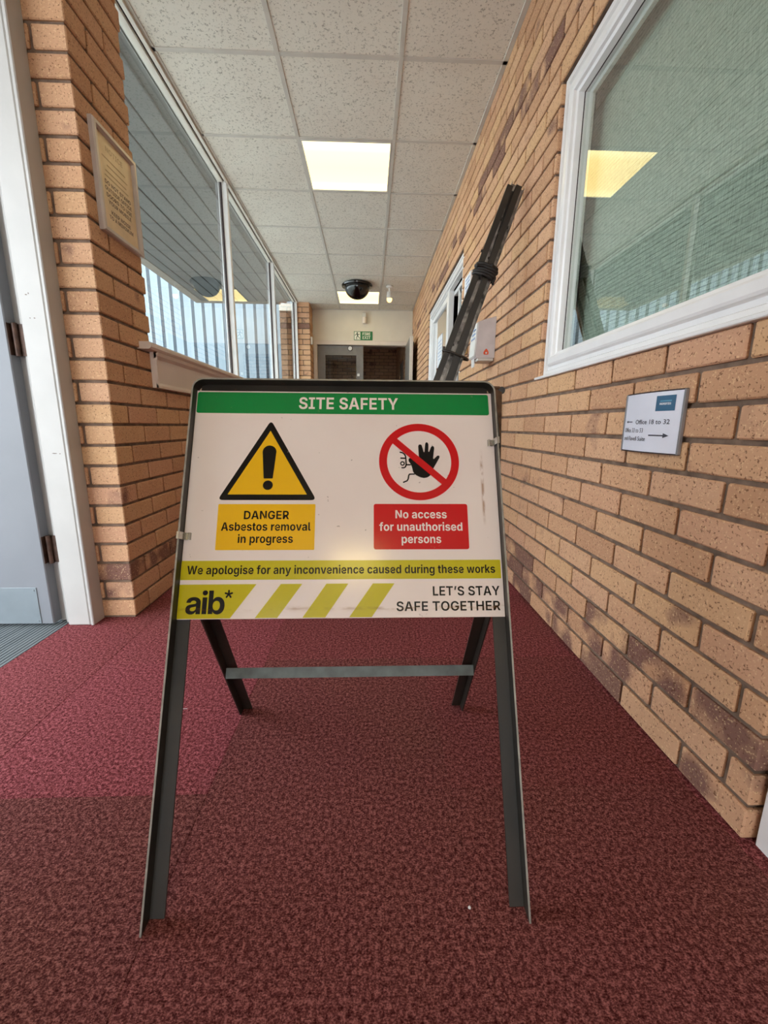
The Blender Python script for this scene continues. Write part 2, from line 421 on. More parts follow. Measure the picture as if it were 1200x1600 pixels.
# ------------------------------------------------------------------ lettering
GLYPHS={"bold":{" ":[269,[]],
"A":[747,[[24,0,273,728,468,728,723,0,557,0,441,351,419,422,398,500,376,584,352,676,385,676,362,584,341,499,321,421,301,351,188,0],[179,169,179,286,567,286,567,169]]],
"B":[662,[[66,0,66,728,355,728,405,725,449,717,488,703,521,685,547,663,568,637,583,608,592,576,595,541,590,500,578,466,557,437,531,413,499,396,464,384,464,377,504,370,541,354,574,328,600,293,613,266,620,235,623,200,620,164,610,129,595,98,573,70,545,46,511,26,471,12,425,3,373,0],[215,123,344,123,384,125,415,134,439,148,456,167,466,189,470,215,466,244,455,269,437,290,412,307,383,317,347,320,215,320],[215,422,332,422,363,425,390,433,412,447,429,466,440,489,444,517,441,541,432,563,416,581,394,595,368,603,335,606,215,606]]],
"C":[740,[[384,-10,321,-5,264,10,211,34,163,68,123,110,90,162,65,221,51,288,46,363,51,439,66,506,90,566,124,617,164,660,211,693,265,718,322,732,384,737,444,733,499,720,550,699,594,669,632,633,662,588,684,537,697,479,546,479,539,507,527,532,512,554,492,572,470,586,445,597,417,603,387,605,351,602,317,592,287,577,261,555,239,527,221,494,208,456,200,412,197,363,200,314,208,270,221,231,239,198,261,171,288,150,318,135,350,126,386,123,416,125,444,131,469,142,492,156,511,174,527,196,539,221,547,249,697,249,687,199,667,152,639,108,603,69,559,36,508,11,449,-4]]],
"D":[722,[[322,0,133,0,133,128,315,128,359,131,398,139,432,153,461,173,485,199,504,230,517,268,525,313,528,364,525,415,517,460,504,497,485,529,461,555,432,574,398,588,359,596,315,599,130,599,130,728,324,728,394,723,457,708,513,684,561,651,601,609,634,559,657,501,672,436,676,364,672,292,657,227,634,169,601,119,561,77,512,44,455,19,392,5],[215,728,215,0,66,0,66,728]]],
"E":[607,[[66,0,66,728,553,728,553,604,215,604,215,428,527,428,527,307,215,307,215,124,554,124,554,0]]],
"F":[587,[[66,0,66,728,544,728,544,604,215,604,215,401,512,401,512,279,215,279,215,0]]],
"G":[751,[[388,-10,323,-5,263,10,209,36,162,70,122,113,89,164,65,224,51,290,46,363,51,438,66,505,91,565,124,616,165,659,212,693,266,718,323,732,385,737,444,733,499,720,549,698,594,669,631,633,661,591,683,544,695,493,543,493,534,518,522,540,506,559,488,575,467,588,443,597,416,603,387,605,351,602,318,593,288,577,262,556,239,528,221,495,208,457,200,413,197,364,200,315,208,272,221,233,239,200,261,173,288,151,318,135,352,126,389,123,438,127,480,142,513,165,537,196,552,234,557,279,589,274,400,274,400,388,702,388,702,297,698,236,684,181,662,133,631,90,594,55,550,27,501,7,447,-6]]],
"H":[747,[[66,0,66,728,215,728,215,434,532,434,532,728,681,728,681,0,532,0,532,310,215,310,215,0]]],
"I":[477,[[36,0,36,124,164,124,164,604,36,604,36,728,441,728,441,604,313,604,313,124,441,124,441,0]]],
"K":[719,[[176,165,176,300,198,339,220,375,242,409,267,444,295,479,326,519,504,728,687,728,379,372,367,377],[66,0,66,728,215,728,215,529,212,343,215,271,215,0],[518,0,302,328,396,439,694,0]]],
"L":[565,[[66,0,66,728,215,728,215,124,529,124,529,0]]],
"M":[932,[[66,0,66,728,295,728,412,394,420,367,429,333,439,294,449,253,458,211,467,169,475,132,481,99,452,99,458,131,466,169,475,210,484,252,494,294,504,333,513,367,521,394,637,728,866,728,866,0,716,0,716,343,717,370,717,402,718,439,719,479,720,521,721,562,722,603,722,641,732,641,722,600,711,557,700,515,689,474,678,435,667,399,657,368,649,343,529,0,403,0,281,343,273,368,263,399,253,434,241,473,230,514,218,556,207,599,196,641,208,641,208,604,209,564,210,523,211,481,212,441,213,404,214,370,214,343,214,0]]],
"N":[762,[[66,0,66,728,232,728,462,359,479,330,497,298,516,263,534,224,553,181,572,133,557,133,553,175,551,219,548,264,546,307,544,346,544,378,544,728,696,728,696,0,530,0,321,334,299,371,278,407,258,444,238,485,214,532,187,587,206,587,209,536,212,486,215,440,217,399,218,363,218,334,218,0]]],
"O":[770,[[385,-10,323,-5,266,10,212,34,164,68,124,110,90,162,66,221,51,288,46,363,51,439,66,506,90,566,124,617,164,660,212,693,266,718,323,732,385,737,448,732,505,718,559,693,606,660,647,617,680,566,705,506,720,439,725,363,720,288,705,221,680,161,647,110,606,68,559,34,505,10,448,-5],[385,123,422,126,454,135,484,150,510,172,532,199,550,232,563,270,571,314,573,363,571,413,563,457,550,496,532,529,510,556,484,577,454,593,422,602,385,605,349,602,316,593,287,577,261,556,239,528,221,495,208,457,200,413,197,363,200,314,208,270,221,232,239,199,261,172,287,150,316,135,349,126]]],
"P":[648,[[66,0,66,728,350,728,402,724,449,714,491,696,526,672,556,643,579,609,596,570,606,528,610,482,606,436,596,393,579,355,555,321,525,292,489,269,447,251,399,241,346,238,164,238,164,358,322,358,364,362,398,374,423,393,442,418,452,448,456,482,452,516,442,546,423,571,397,589,364,601,322,605,215,605,215,0]]],
"R":[657,[[66,0,66,728,350,728,402,724,449,715,491,698,526,676,556,648,579,616,596,578,606,536,610,491,606,445,596,404,579,367,555,335,525,308,489,287,447,272,399,263,346,260,154,260,154,380,322,380,364,383,397,393,423,408,441,430,452,457,456,491,452,525,441,553,423,575,397,591,364,601,322,605,215,605,215,0],[471,0,294,331,455,331,636,0]]],
"S":[655,[[333,-11,277,-8,226,1,181,16,141,37,107,64,80,96,59,134,47,177,41,226,186,226,193,192,208,164,231,143,259,127,293,118,331,115,368,118,401,127,427,141,447,159,459,182,463,208,460,231,448,250,430,265,406,279,375,290,338,300,258,320,201,338,153,362,113,391,84,426,67,469,61,518,65,560,77,599,96,633,123,664,155,689,194,710,237,725,284,734,335,737,386,734,433,725,475,710,512,689,544,663,569,633,588,599,599,561,604,520,460,520,454,547,441,570,422,588,397,601,368,609,333,612,298,609,268,601,245,588,228,571,217,551,214,528,218,503,230,483,249,467,273,454,301,444,330,436,396,420,440,408,481,392,518,372,551,349,577,321,597,288,609,250,613,207,610,165,599,127,580,92,555,62,522,37,484,16,439,1,389,-8]]],
"T":[668,[[37,604,37,728,631,728,631,604,409,604,409,0,259,0,259,604]]],
"U":[732,[[366,-10,308,-6,256,5,208,23,166,48,131,79,103,116,82,158,70,205,66,255,66,728,215,728,215,268,220,227,234,192,256,163,286,141,323,126,366,122,409,126,446,141,476,163,498,192,512,227,517,268,517,728,666,728,666,255,662,205,650,158,629,116,600,79,565,48,524,23,476,5,424,-6]]],
"W":[1038,[[219,0,24,728,187,728,271,370,281,323,290,274,298,222,307,171,315,121,323,72,296,72,305,121,314,171,323,222,332,274,342,323,352,370,441,728,596,728,685,370,695,323,705,274,714,222,723,171,732,121,741,72,714,72,722,121,730,171,739,222,747,274,757,323,766,370,851,728,1014,728,818,0,648,0,551,372,537,437,525,506,513,580,500,655,537,655,523,581,512,509,501,439,486,372,390,0]]],
"X":[738,[[25,0,325,427,325,314,48,728,221,728,301,605,321,573,338,543,351,516,364,490,377,464,390,437,351,437,365,464,378,490,391,516,405,543,421,573,442,605,523,728,692,728,420,322,420,430,713,0,537,0,435,152,417,181,403,205,391,226,381,245,370,266,357,289,381,289,369,266,358,246,347,226,335,205,320,181,302,152,197,0]]],
"Y":[731,[[293,0,293,274,24,728,198,728,321,501,339,467,355,433,370,396,385,353,353,353,367,397,382,434,397,467,414,501,533,728,707,728,442,274,442,0]]],
"a":[581,[[215,-11,166,-6,122,8,96,22,75,40,57,62,44,89,36,119,33,153,38,195,50,229,70,257,96,278,127,295,162,307,200,315,239,320,282,325,316,329,341,335,358,343,368,354,372,369,372,372,369,393,362,411,350,425,333,436,312,442,286,444,260,442,237,436,218,426,203,413,191,398,183,381,49,404,68,448,96,484,132,514,177,535,229,548,286,553,330,550,372,542,411,529,446,510,476,484,499,452,513,414,518,368,518,0,379,0,379,76,374,76,359,52,339,31,315,14,286,0,253,-8],[256,92,289,96,317,106,340,122,358,143,369,168,373,195,373,254,364,250,353,246,339,242,324,239,308,236,292,233,277,231,264,229,239,224,217,217,199,207,185,194,177,177,174,157,176,137,184,121,197,109,214,99,234,94]]],
"b":[630,[[368,-9,327,-5,293,6,265,23,243,43,226,65,214,87,206,87,206,0,62,0,62,728,209,728,209,454,214,454,226,476,242,499,264,520,292,537,327,549,369,553,408,549,445,539,480,521,511,497,538,466,560,428,577,383,587,331,591,272,587,215,578,163,561,118,539,80,513,48,482,23,447,5,409,-5],[323,108,358,114,388,129,410,154,427,187,437,227,440,272,437,318,427,357,411,390,388,415,359,430,323,435,288,430,259,415,236,391,219,359,209,319,206,272,209,226,219,186,236,154,260,129,289,113]]],
"c":[588,[[306,-11,254,-7,207,5,164,25,128,51,97,84,72,123,54,168,43,217,40,271,43,325,54,374,72,419,97,458,128,491,164,517,207,537,254,549,306,553,353,550,396,540,435,525,469,504,498,478,521,447,538,411,549,371,413,346,407,366,399,384,389,400,377,413,363,423,346,431,328,436,308,437,272,432,242,416,219,391,202,358,192,318,189,271,192,225,202,185,219,151,242,126,272,110,308,105,328,106,347,111,363,119,378,130,390,144,401,160,409,179,414,200,550,175,539,134,522,97,499,66,470,39,436,18,397,2,354,-7]]],
"d":[630,[[262,-9,222,-5,184,5,149,23,118,48,91,80,69,118,53,163,43,215,40,272,43,331,53,383,70,428,92,466,119,497,151,521,185,539,222,549,261,553,304,549,338,537,366,520,388,499,405,476,417,454,421,454,421,728,568,728,568,0,424,0,424,87,417,87,404,65,387,43,365,23,337,6,303,-5],[307,108,342,113,371,129,394,154,411,186,421,226,425,272,421,319,411,359,394,391,371,415,342,430,307,435,272,430,243,415,220,390,203,357,193,318,190,272,193,227,203,187,220,154,243,129,272,114]]],
"e":[596,[[309,-11,256,-7,208,5,165,24,128,50,97,82,72,121,54,165,43,215,40,270,43,324,54,373,72,418,96,457,127,490,163,517,205,537,251,549,302,553,354,548,402,536,445,514,483,484,515,446,538,398,553,341,558,276,558,235,100,235,100,327,487,327,418,302,415,342,405,376,389,404,367,425,338,438,303,442,268,438,239,425,215,404,198,377,188,345,184,309,184,244,188,200,200,164,219,136,245,116,276,104,312,100,336,101,358,107,378,116,394,129,408,145,417,164,550,139,532,97,504,60,467,30,422,8,369,-6]]],
"f":[398,[[366,546,366,434,10,434,10,546],[106,0,106,588,109,624,116,657,129,685,147,708,168,727,193,742,235,757,283,762,316,760,346,756,371,751,388,747,362,636,352,639,340,641,327,643,313,644,285,640,266,628,255,609,252,583,252,0]]],
"g":[632,[[305,-216,241,-212,186,-199,140,-178,104,-151,77,-119,60,-82,186,-47,194,-62,207,-77,224,-90,245,-100,272,-107,304,-109,339,-107,368,-98,392,-84,410,-63,421,-37,425,-4,425,97,413,97,401,75,385,54,363,36,336,21,302,11,262,8,222,11,185,21,150,37,119,59,92,89,70,125,53,167,43,217,40,274,43,332,53,383,70,428,93,466,120,497,151,521,186,539,223,549,262,553,304,549,339,537,368,520,390,499,407,476,419,454,425,454,425,546,569,546,569,5,566,-42,554,-83,535,-118,510,-148,479,-173,442,-192,400,-205,354,-213],[308,119,342,124,371,138,394,160,411,191,422,229,425,275,422,320,411,359,395,391,372,415,342,430,308,435,272,430,243,415,220,390,203,358,193,319,190,275,193,230,203,192,220,161,243,138,272,124]]],
"h":[623,[[209,316,209,0,62,0,62,728,206,728,206,410,194,410,211,452,233,487,259,515,291,536,329,549,372,553,409,550,442,542,471,528,497,509,519,486,537,457,550,425,558,388,560,347,560,0,414,0,414,322,411,353,402,380,387,401,368,418,344,427,315,430,286,427,260,417,239,400,222,378,212,350]]],
"i":[271,[[62,0,62,546,209,546,209,0],[136,617,105,623,79,639,66,655,58,673,55,692,58,712,66,730,79,746,105,762,136,768,166,762,192,746,206,730,213,712,216,692,213,673,206,655,192,639,166,623]]],
"k":[580,[[195,160,195,336,217,336,396,546,565,546,329,272,295,272],[62,0,62,728,209,728,209,0],[403,0,239,239,337,343,576,0]]],
"l":[309,[[225,-3,174,1,133,13,102,33,80,61,67,97,62,142,62,728,209,728,209,162,211,139,218,124,230,115,249,112,260,112,267,113,273,114,279,115,302,8,288,4,270,1,249,-2]]],
"m":[912,[[62,0,62,546,198,546,206,410,195,410,210,456,232,492,259,520,290,539,324,550,360,554,397,550,428,537,455,517,477,487,495,449,508,401,491,401,507,449,531,488,561,517,596,538,635,550,676,554,723,549,765,532,790,516,810,494,827,469,840,439,847,406,850,368,850,0,704,0,704,340,701,368,692,391,679,409,661,422,640,429,617,432,591,429,569,420,551,405,538,386,530,363,527,336,527,0,385,0,385,344,383,369,375,390,362,408,344,421,324,429,300,432,276,429,254,420,235,405,221,386,212,360,209,330,209,0]]],
"n":[622,[[209,316,209,0,62,0,62,546,201,546,203,410,194,410,211,452,233,487,259,515,291,536,329,549,372,553,409,550,442,542,471,528,497,509,519,486,537,457,550,425,557,388,560,347,560,0,414,0,414,322,411,353,402,380,387,401,368,418,344,427,315,430,286,427,260,417,239,400,222,378,212,350]]],
"o":[613,[[307,-11,254,-7,207,5,165,25,128,51,97,84,72,123,54,168,43,217,40,271,43,325,54,374,72,419,97,458,128,491,165,517,207,537,254,549,307,553,359,549,406,537,449,517,486,491,517,458,541,419,559,374,570,325,574,271,570,217,559,168,541,123,517,84,486,51,449,25,406,5,359,-7],[307,105,331,107,353,114,372,126,395,152,411,186,421,226,425,271,421,317,411,357,395,390,372,416,353,428,331,435,307,437,282,435,260,428,241,416,218,390,202,357,192,317,189,271,192,226,202,186,218,152,241,126,260,114,282,107]]],
"p":[630,[[62,-204,62,546,206,546,206,454,214,454,226,476,242,499,264,520,292,537,327,549,369,553,408,549,445,539,480,521,511,497,538,466,560,428,577,383,587,331,591,272,587,215,578,163,561,118,539,80,513,48,482,23,447,5,409,-5,368,-9,327,-5,293,6,265,23,243,43,226,65,214,87,209,87,209,-204],[323,108,358,114,388,129,410,154,427,187,437,227,440,272,437,318,427,357,411,390,388,415,359,430,323,435,288,430,259,415,236,391,219,359,209,319,206,272,209,226,219,186,236,154,260,129,289,113]]],
"r":[407,[[62,0,62,546,204,546,204,451,210,451,222,482,239,507,260,527,285,542,312,550,342,553,354,553,366,552,378,550,389,548,389,417,377,420,361,423,343,424,326,425,294,421,266,410,242,393,224,370,213,343,209,311,209,0]]],
"s":[560,[[279,-11,217,-6,163,8,116,31,80,63,61,88,47,117,38,149,174,173,189,139,212,116,243,101,284,97,321,101,350,113,363,124,371,138,374,153,370,172,357,188,335,200,303,209,209,229,161,242,122,260,91,284,70,312,57,345,52,384,56,417,65,447,81,474,103,497,129,517,161,532,217,548,282,553,342,548,394,535,437,513,470,484,495,449,509,407,379,384,367,410,347,430,320,443,284,448,251,444,223,432,210,421,202,408,199,392,203,373,215,358,236,345,269,335,367,316,415,303,455,285,485,263,506,237,519,205,524,168,520,134,510,103,492,74,469,50,440,29,406,12,367,-1,325,-8]]],
"t":[366,[[334,546,334,434,10,434,10,546],[85,676,231,676,231,160,234,137,243,121,258,112,281,109,291,110,305,111,318,113,328,115,349,5,324,-1,300,-5,276,-7,254,-8,203,-3,162,10,128,32,104,63,90,101,85,147]]],
"u":[623,[[250,-7,214,-4,181,4,151,18,125,37,103,60,86,89,73,121,65,158,62,199,62,546,209,546,209,224,212,193,221,166,235,144,255,128,279,119,308,116,337,119,363,129,384,146,400,168,410,197,414,230,414,546,560,546,560,0,422,0,420,136,428,136,411,94,389,59,363,30,331,10,293,-3]]],
"v":[600,[[216,0,15,546,171,546,263,263,278,209,292,155,304,100,317,43,286,43,299,100,311,155,324,209,340,263,430,546,584,546,383,0]]],
"w":[850,[[176,0,15,546,169,546,216,344,229,287,243,226,256,159,269,85,252,85,265,158,280,225,295,287,308,344,358,546,493,546,541,344,555,287,569,225,584,159,597,85,581,85,593,158,606,225,619,287,632,344,679,546,835,546,673,0,524,0,463,211,454,244,446,280,437,319,429,359,420,397,412,433,437,433,429,397,421,359,412,319,403,280,395,243,386,211,325,0]]],
"y":[602,[[59,-193,92,-83,110,-88,138,-92,163,-92,183,-85,199,-73,210,-55,216,-31,220,-2,15,546,171,546,263,263,278,209,290,155,301,100,314,43,280,43,293,100,306,156,320,209,337,263,433,546,587,546,355,-64,336,-105,312,-141,283,-169,248,-190,205,-204,154,-208,126,-207,100,-204,77,-199]]]},"medium":{" ":[269,[]],
"A":[739,[[24,0,275,728,458,728,715,0,558,0,437,362,416,429,395,504,373,586,350,677,380,677,357,586,336,503,317,428,297,362,180,0],[176,173,176,286,563,286,563,173]]],
"E":[607,[[69,0,69,728,550,728,550,609,210,609,210,426,524,426,524,309,210,309,210,118,551,118,551,0]]],
"F":[587,[[69,0,69,728,542,728,542,609,210,609,210,400,510,400,510,284,210,284,210,0]]],
"G":[750,[[388,-10,323,-5,264,10,210,36,163,70,123,113,91,164,67,224,52,290,48,363,53,438,67,505,92,564,125,616,165,659,212,693,265,717,323,732,384,737,443,733,498,720,547,698,591,669,629,634,659,592,680,545,693,494,548,494,539,520,526,543,510,563,491,580,469,593,444,603,416,609,386,611,350,608,316,598,285,583,258,561,235,533,216,499,202,459,194,414,191,364,194,314,202,269,216,230,234,196,257,168,285,145,316,129,351,120,389,116,439,121,481,136,505,152,525,171,541,193,557,234,562,280,593,276,400,276,400,385,700,385,700,295,695,235,682,181,659,132,629,90,592,55,549,27,500,7,446,-6]]],
"H":[746,[[69,0,69,728,210,728,210,431,536,431,536,728,678,728,678,0,536,0,536,313,210,313,210,0]]],
"L":[565,[[69,0,69,728,210,728,210,118,527,118,527,0]]],
"O":[770,[[385,-10,323,-5,266,10,213,34,165,68,125,111,92,162,67,222,53,289,48,363,53,438,67,506,92,565,125,617,165,659,213,693,266,718,323,732,385,737,447,732,504,718,557,693,605,659,645,617,678,565,702,506,717,438,722,363,717,288,702,221,678,162,645,111,605,68,557,34,504,10,447,-5],[385,116,422,120,456,129,486,145,513,167,536,195,554,228,568,268,576,313,579,363,576,414,568,459,554,499,536,533,513,561,486,583,456,599,422,608,385,611,348,608,314,598,284,583,257,561,234,533,215,499,202,459,194,414,191,363,194,313,202,268,215,228,234,195,257,167,284,145,314,129,348,120]]],
"R":[655,[[69,0,69,728,348,728,400,724,447,715,489,698,524,676,553,649,576,616,593,579,603,538,606,492,603,447,593,406,576,370,553,338,523,311,487,290,446,275,398,266,345,263,152,263,152,378,324,378,367,381,401,391,428,407,446,430,457,458,461,492,457,527,446,556,428,579,401,596,366,607,323,610,210,610,210,0],[475,0,299,331,452,331,633,0]]],
"S":[653,[[331,-11,276,-8,226,1,181,16,142,36,109,62,82,94,62,131,49,174,43,221,182,221,189,187,204,159,227,137,257,122,291,112,330,109,368,112,402,121,429,136,450,156,463,180,467,207,464,231,452,251,433,267,408,281,377,292,340,303,259,323,202,341,154,365,115,394,86,429,69,471,63,520,67,562,79,600,98,634,125,664,157,690,195,710,237,725,284,734,334,737,384,734,431,725,472,710,509,689,540,664,565,634,584,601,595,564,600,523,463,523,457,551,443,574,424,593,398,607,367,615,332,618,296,615,265,606,240,593,222,575,211,553,207,529,212,503,225,482,245,466,269,452,298,442,327,434,394,417,436,405,476,390,513,371,545,348,572,320,593,287,605,250,610,206,606,164,595,126,577,92,551,62,520,36,481,16,437,1,387,-8]]],
"T":[665,[[38,609,38,728,626,728,626,609,403,609,403,0,262,0,262,609]]],
"Y":[724,[[293,0,293,277,24,728,190,728,315,500,334,465,350,431,366,394,382,349,349,349,364,394,379,432,395,466,413,500,535,728,700,728,434,277,434,0]]],
"’":[304,[[80,428,123,728,264,728,176,428]]]},"logo":{"*":[645,[[275,318,284,456,169,379,121,462,245,522,121,583,169,667,284,590,275,728,370,728,361,590,476,667,523,583,400,522,523,462,476,379,361,456,370,318]]],
"a":[556,[[208,-9,159,-4,116,8,81,30,53,60,41,84,33,113,31,145,35,185,47,218,66,244,91,265,121,281,155,292,192,300,232,305,274,310,307,314,330,320,347,327,356,337,359,352,359,355,356,372,349,387,337,400,321,409,301,415,277,417,253,415,231,409,214,399,200,386,191,370,187,352,48,352,53,386,63,417,79,445,101,469,127,489,159,505,195,517,236,524,281,527,332,524,377,514,415,500,447,479,473,454,491,424,502,389,506,349,506,0,360,0,360,73,358,73,343,49,324,29,302,13,275,1,244,-6],[250,93,281,96,308,106,330,120,346,139,356,162,360,188,360,239,353,235,343,232,332,229,320,227,306,224,291,221,275,218,258,216,236,211,215,204,197,195,184,183,175,168,173,150,175,133,182,119,194,108,209,100,228,95]]],
"b":[600,[[349,-11,317,-8,287,-1,259,12,235,29,214,52,197,79,197,79,197,0,50,0,50,728,199,728,199,445,199,445,217,470,238,491,262,506,289,518,319,524,351,527,393,523,431,511,466,493,497,467,523,435,544,398,560,356,569,309,572,258,569,207,560,160,545,117,524,80,498,48,467,23,432,4,393,-7],[310,110,342,114,370,127,392,149,409,178,419,215,422,258,419,302,409,339,392,368,370,389,342,402,310,407,277,402,248,388,224,366,207,337,196,301,192,258,196,216,207,180,224,150,248,128,277,114]]],
"i":[249,[[50,0,50,516,199,516,199,0],[124,577,101,580,81,587,64,600,50,616,42,635,40,656,42,677,50,696,64,712,81,724,101,732,124,734,147,732,167,724,185,712,198,696,206,677,208,656,206,635,198,616,184,600,167,587,147,580]]]}}
def area(c): return sum(c[i][0]*c[(i+1) % len(c)][1]-c[(i+1) % len(c)][0]*c[i][1] for i in range(len(c)))/2
def inside(p, c):
    r = False; j = len(c)-1
    for i in range(len(c)):
        if (c[i][1] > p[1]) != (c[j][1] > p[1]) and p[0] < (c[j][0]-c[i][0])*(p[1]-c[i][1])/(c[j][1]-c[i][1])+c[i][0]: r = not r
        j = i
    return r
def glyph_tris(setname, ch, cache={}):
    key = (setname, ch)
    if key in cache: return cache[key]
    adv, cs = GLYPHS[setname].get(ch) or GLYPHS['bold'][ch]
    cs = [list(zip(c[0::2], c[1::2])) for c in cs]
    groups = []
    if cs:
        sign = area(max(cs, key=lambda c: abs(area(c)))) > 0
        outer = [c for c in cs if (area(c) > 0) == sign]; holes = [c for c in cs if (area(c) > 0) != sign]
        groups = [[c] for c in outer]
        for h in holes:
            cand = [g for g in groups if inside(h[0], g[0])]
            (min(cand, key=lambda g: abs(area(g[0]))) if cand else groups[0]).append(h)
    res = []
    for g in groups:
        flat = [p for c in g for p in c]
        tri = tessellate_polygon([[Vector((*p, 0)) for p in c] for c in g])
        res.append((flat, tri))
    cache[key] = (adv, res); return cache[key]
def text_width(setname, s, track=0): return sum(glyph_tris(setname, c)[0]+track for c in s)-track
def put_text(mb, s, setname, x0, x1, base, z=0.0, mi=0, height=None, track=0, warp=None):
    """lettering between x0 and x1 on the base line; height = cap height if it differs from the natural one"""
    w = text_width(setname, s, track)
    k = (x1-x0)/w; ky = k if height is None else height/728
    pen = 0
    for ch in s:
        adv, grp = glyph_tris(setname, ch)
        for flat, tri in grp:
            n = len(mb.v)
            for px, py in flat:
                X, Y = x0+(pen+px)*k, base+py*ky
                mb.v.append(warp(X, Y) if warp else (X, Y, z))
            for t in tri: mb.f.append(tuple(n+i for i in t)); mb.mi.append(mi)
        pen += adv+track
def poly(mb, pts, z, mi=0, holes=()):
    loops = [list(pts)]+[list(h) for h in holes]
    flat = [p for c in loops for p in c]; n = len(mb.v)
    mb.v += [(x, y, z) for x, y in flat]
    for t in tessellate_polygon([[Vector((x, y, 0)) for x, y in c] for c in loops]): mb.f.append(tuple(n+i for i in t)); mb.mi.append(mi)
def rrect(x0, x1, y0, y1, r, seg=5):
    pts = []
    for cx, cy, a0 in ((x1-r, y1-r, 0), (x0+r, y1-r, 90), (x0+r, y0+r, 180), (x1-r, y0+r, 270)):
        for k in range(seg+1):
            a = math.radians(a0+90*k/seg); pts.append((cx+r*math.cos(a), cy+r*math.sin(a)))
    return pts
def circle(cx, cy, r, seg=48, a0=0, a1=360):
    return [(cx+r*math.cos(math.radians(a0+(a1-a0)*k/seg)), cy+r*math.sin(math.radians(a0+(a1-a0)*k/seg))) for k in range(seg + (0 if a1-a0 == 360 else 1))]
def stroke(mb, pts, w, z, mi=0):
    """flat line of constant width with round ends"""
    for (ax, ay), (bx, by) in zip(pts[:-1], pts[1:]):
        dx, dy = bx-ax, by-ay; L = math.hypot(dx, dy) or 1; nx, ny = -dy/L*w/2, dx/L*w/2
        poly(mb, [(ax+nx, ay+ny), (ax-nx, ay-ny), (bx-nx, by-ny), (bx+nx, by+ny)], z, mi)
    for p in pts: poly(mb, circle(p[0], p[1], w/2, 10), z, mi)
def round_poly(pts, r, seg=4):
    out = []; n = len(pts)
    for i in range(n):
        p = Vector(pts[i]); a = Vector(pts[i-1])-p; b = Vector(pts[(i+1) % n])-p
        rr = min(r, a.length*0.45, b.length*0.45); A = p+a.normalized()*rr; B = p+b.normalized()*rr
        for k in range(seg+1):
            t = k/seg; q = A*(1-t)**2+p*2*t*(1-t)+B*t*t; out.append((q.x, q.y))
    return out
def upfix(o):
    """decal faces all look along local +z"""
    me = o.data; bm = bmesh.new(); bm.from_mesh(me)
    for f in bm.faces:
        if f.normal.z < 0: f.normal_flip()
    bm.to_mesh(me); bm.free(); return o
def decal(mb, name, mats, parent, matrix=None): return upfix(mb.build(name, mats, parent, matrix, fix=False))

# ================================================================== THE SETTING
ZC = 2.4957           # ceiling height
XR = 0.681            # brick face, right wall
XL = -0.910           # brick face, left wall
XG = -1.092           # glass plane of the long left window
Y_END = 6.96
PZ = 0.0718; JZ = 0.0105; PY = 0.2168; JY = 0.0105; REC = 0.008

class Bricks(MB):
    def __init__(s): super().__init__(); s.attrs = {'tone': [], 'flash': []}
    def brick(s, x0, x1, y0, y1, z0, z1, flash=0.0):
        n = len(s.v); s.box(x0, x1, y0, y1, z0, z1, 0.0032, 0, 0.0007); k = len(s.v)-n
        s.attrs['tone'] += [random.random()]*k; s.attrs['flash'] += [flash]*k
def cut(intervals, a, b):
    out = []
    for u, v in intervals:
        if b <= u or a >= v: out.append((u, v))
        else:
            if a-u > 0.02: out.append((u, a))
            if v-b > 0.02: out.append((b, v))
    return out
def courses(z_first, pitch, zmax):
    k = 0
    while z_first+pitch*k < zmax:
        yield k, z_first+pitch*k, z_first+pitch*(k+1); k += 1
def run(B, lo, hi, phase, pitch, holes, place, flash):
    """bricks of one course between lo and hi; perpends at phase + n*pitch"""
    spans = [(lo, hi)]
    for a, b in holes: spans = cut(spans, a, b)
    for a, b in spans:
        n = math.floor((a-phase)/pitch)
        p = phase+n*pitch
        while p < b-1e-4:
            u, v = max(a, p+JY/2 if p > a+1e-4 else a), min(b, p+pitch-JY/2)
            if p+pitch >= b-1e-4: v = b
            if v-u > 0.012: place(u, v, flash())
            p += pitch

# ---- floor: carpet tiles, each with its own tint
def tile_tint(i, j):
    fixed = {(-1, 0): 0.86, (0, 0): 0.30, (-1, 1): 0.80, (0, 1): 0.55, (-1, -1): 0.22, (0, -1): 0.28, (-2, 0): 0.72, (1, 0): 0.42, (1, -1): 0.32, (-2, -1): 0.34, (1, 1): 0.62, (-2, 1): 0.7, (0, 2): 0.7, (1, 2): 0.75}
    return fixed.get((i, j), random.uniform(0.25, 0.8))
fl = MB(); fl.attrs = {'tint': []}
TX, TY, TS = -0.331, 0.735, 0.5025
for i in range(-2, 3):
    for j in range(-14, 17):
        x0, x1 = TX+TS*i, TX+TS*(i+1); y0, y1 = TY+TS*j, TY+TS*(j+1)
        cx0, cx1 = max(x0, -1.140), min(x1, 0.86)
        cy0, cy1 = max(y0, -6.2), min(y1, 8.4)
        if cx1-cx0 < 0.01 or cy1-cy0 < 0.01: continue
        e = 0.0012; n = len(fl.v)
        top = [(cx0+e, cy0+e, 0), (cx1-e, cy0+e, 0), (cx1-e, cy1-e, 0), (cx0+e, cy1-e, 0)]
        low = [(cx0, cy0, -0.0012), (cx1, cy0, -0.0012), (cx1, cy1, -0.0012), (cx0, cy1, -0.0012)]
        bot = [(x, y, -0.02) for x, y, z in low]
        fl.v += top+low+bot
        fl.f.append((n, n+1, n+2, n+3)); fl.mi.append(0)
        for a, b in ((0, 4), (4, 8)):
            for k in range(4):
                k2 = (k+1) % 4
                fl.f.append((n+b+k, n+b+k2, n+a+k2, n+a+k)); fl.mi.append(0)
        fl.attrs['tint'] += [tile_tint(i, j)]*12
struct(fl.build('floor', 'carpet', fix=False), 'burgundy carpet tiles of the corridor')
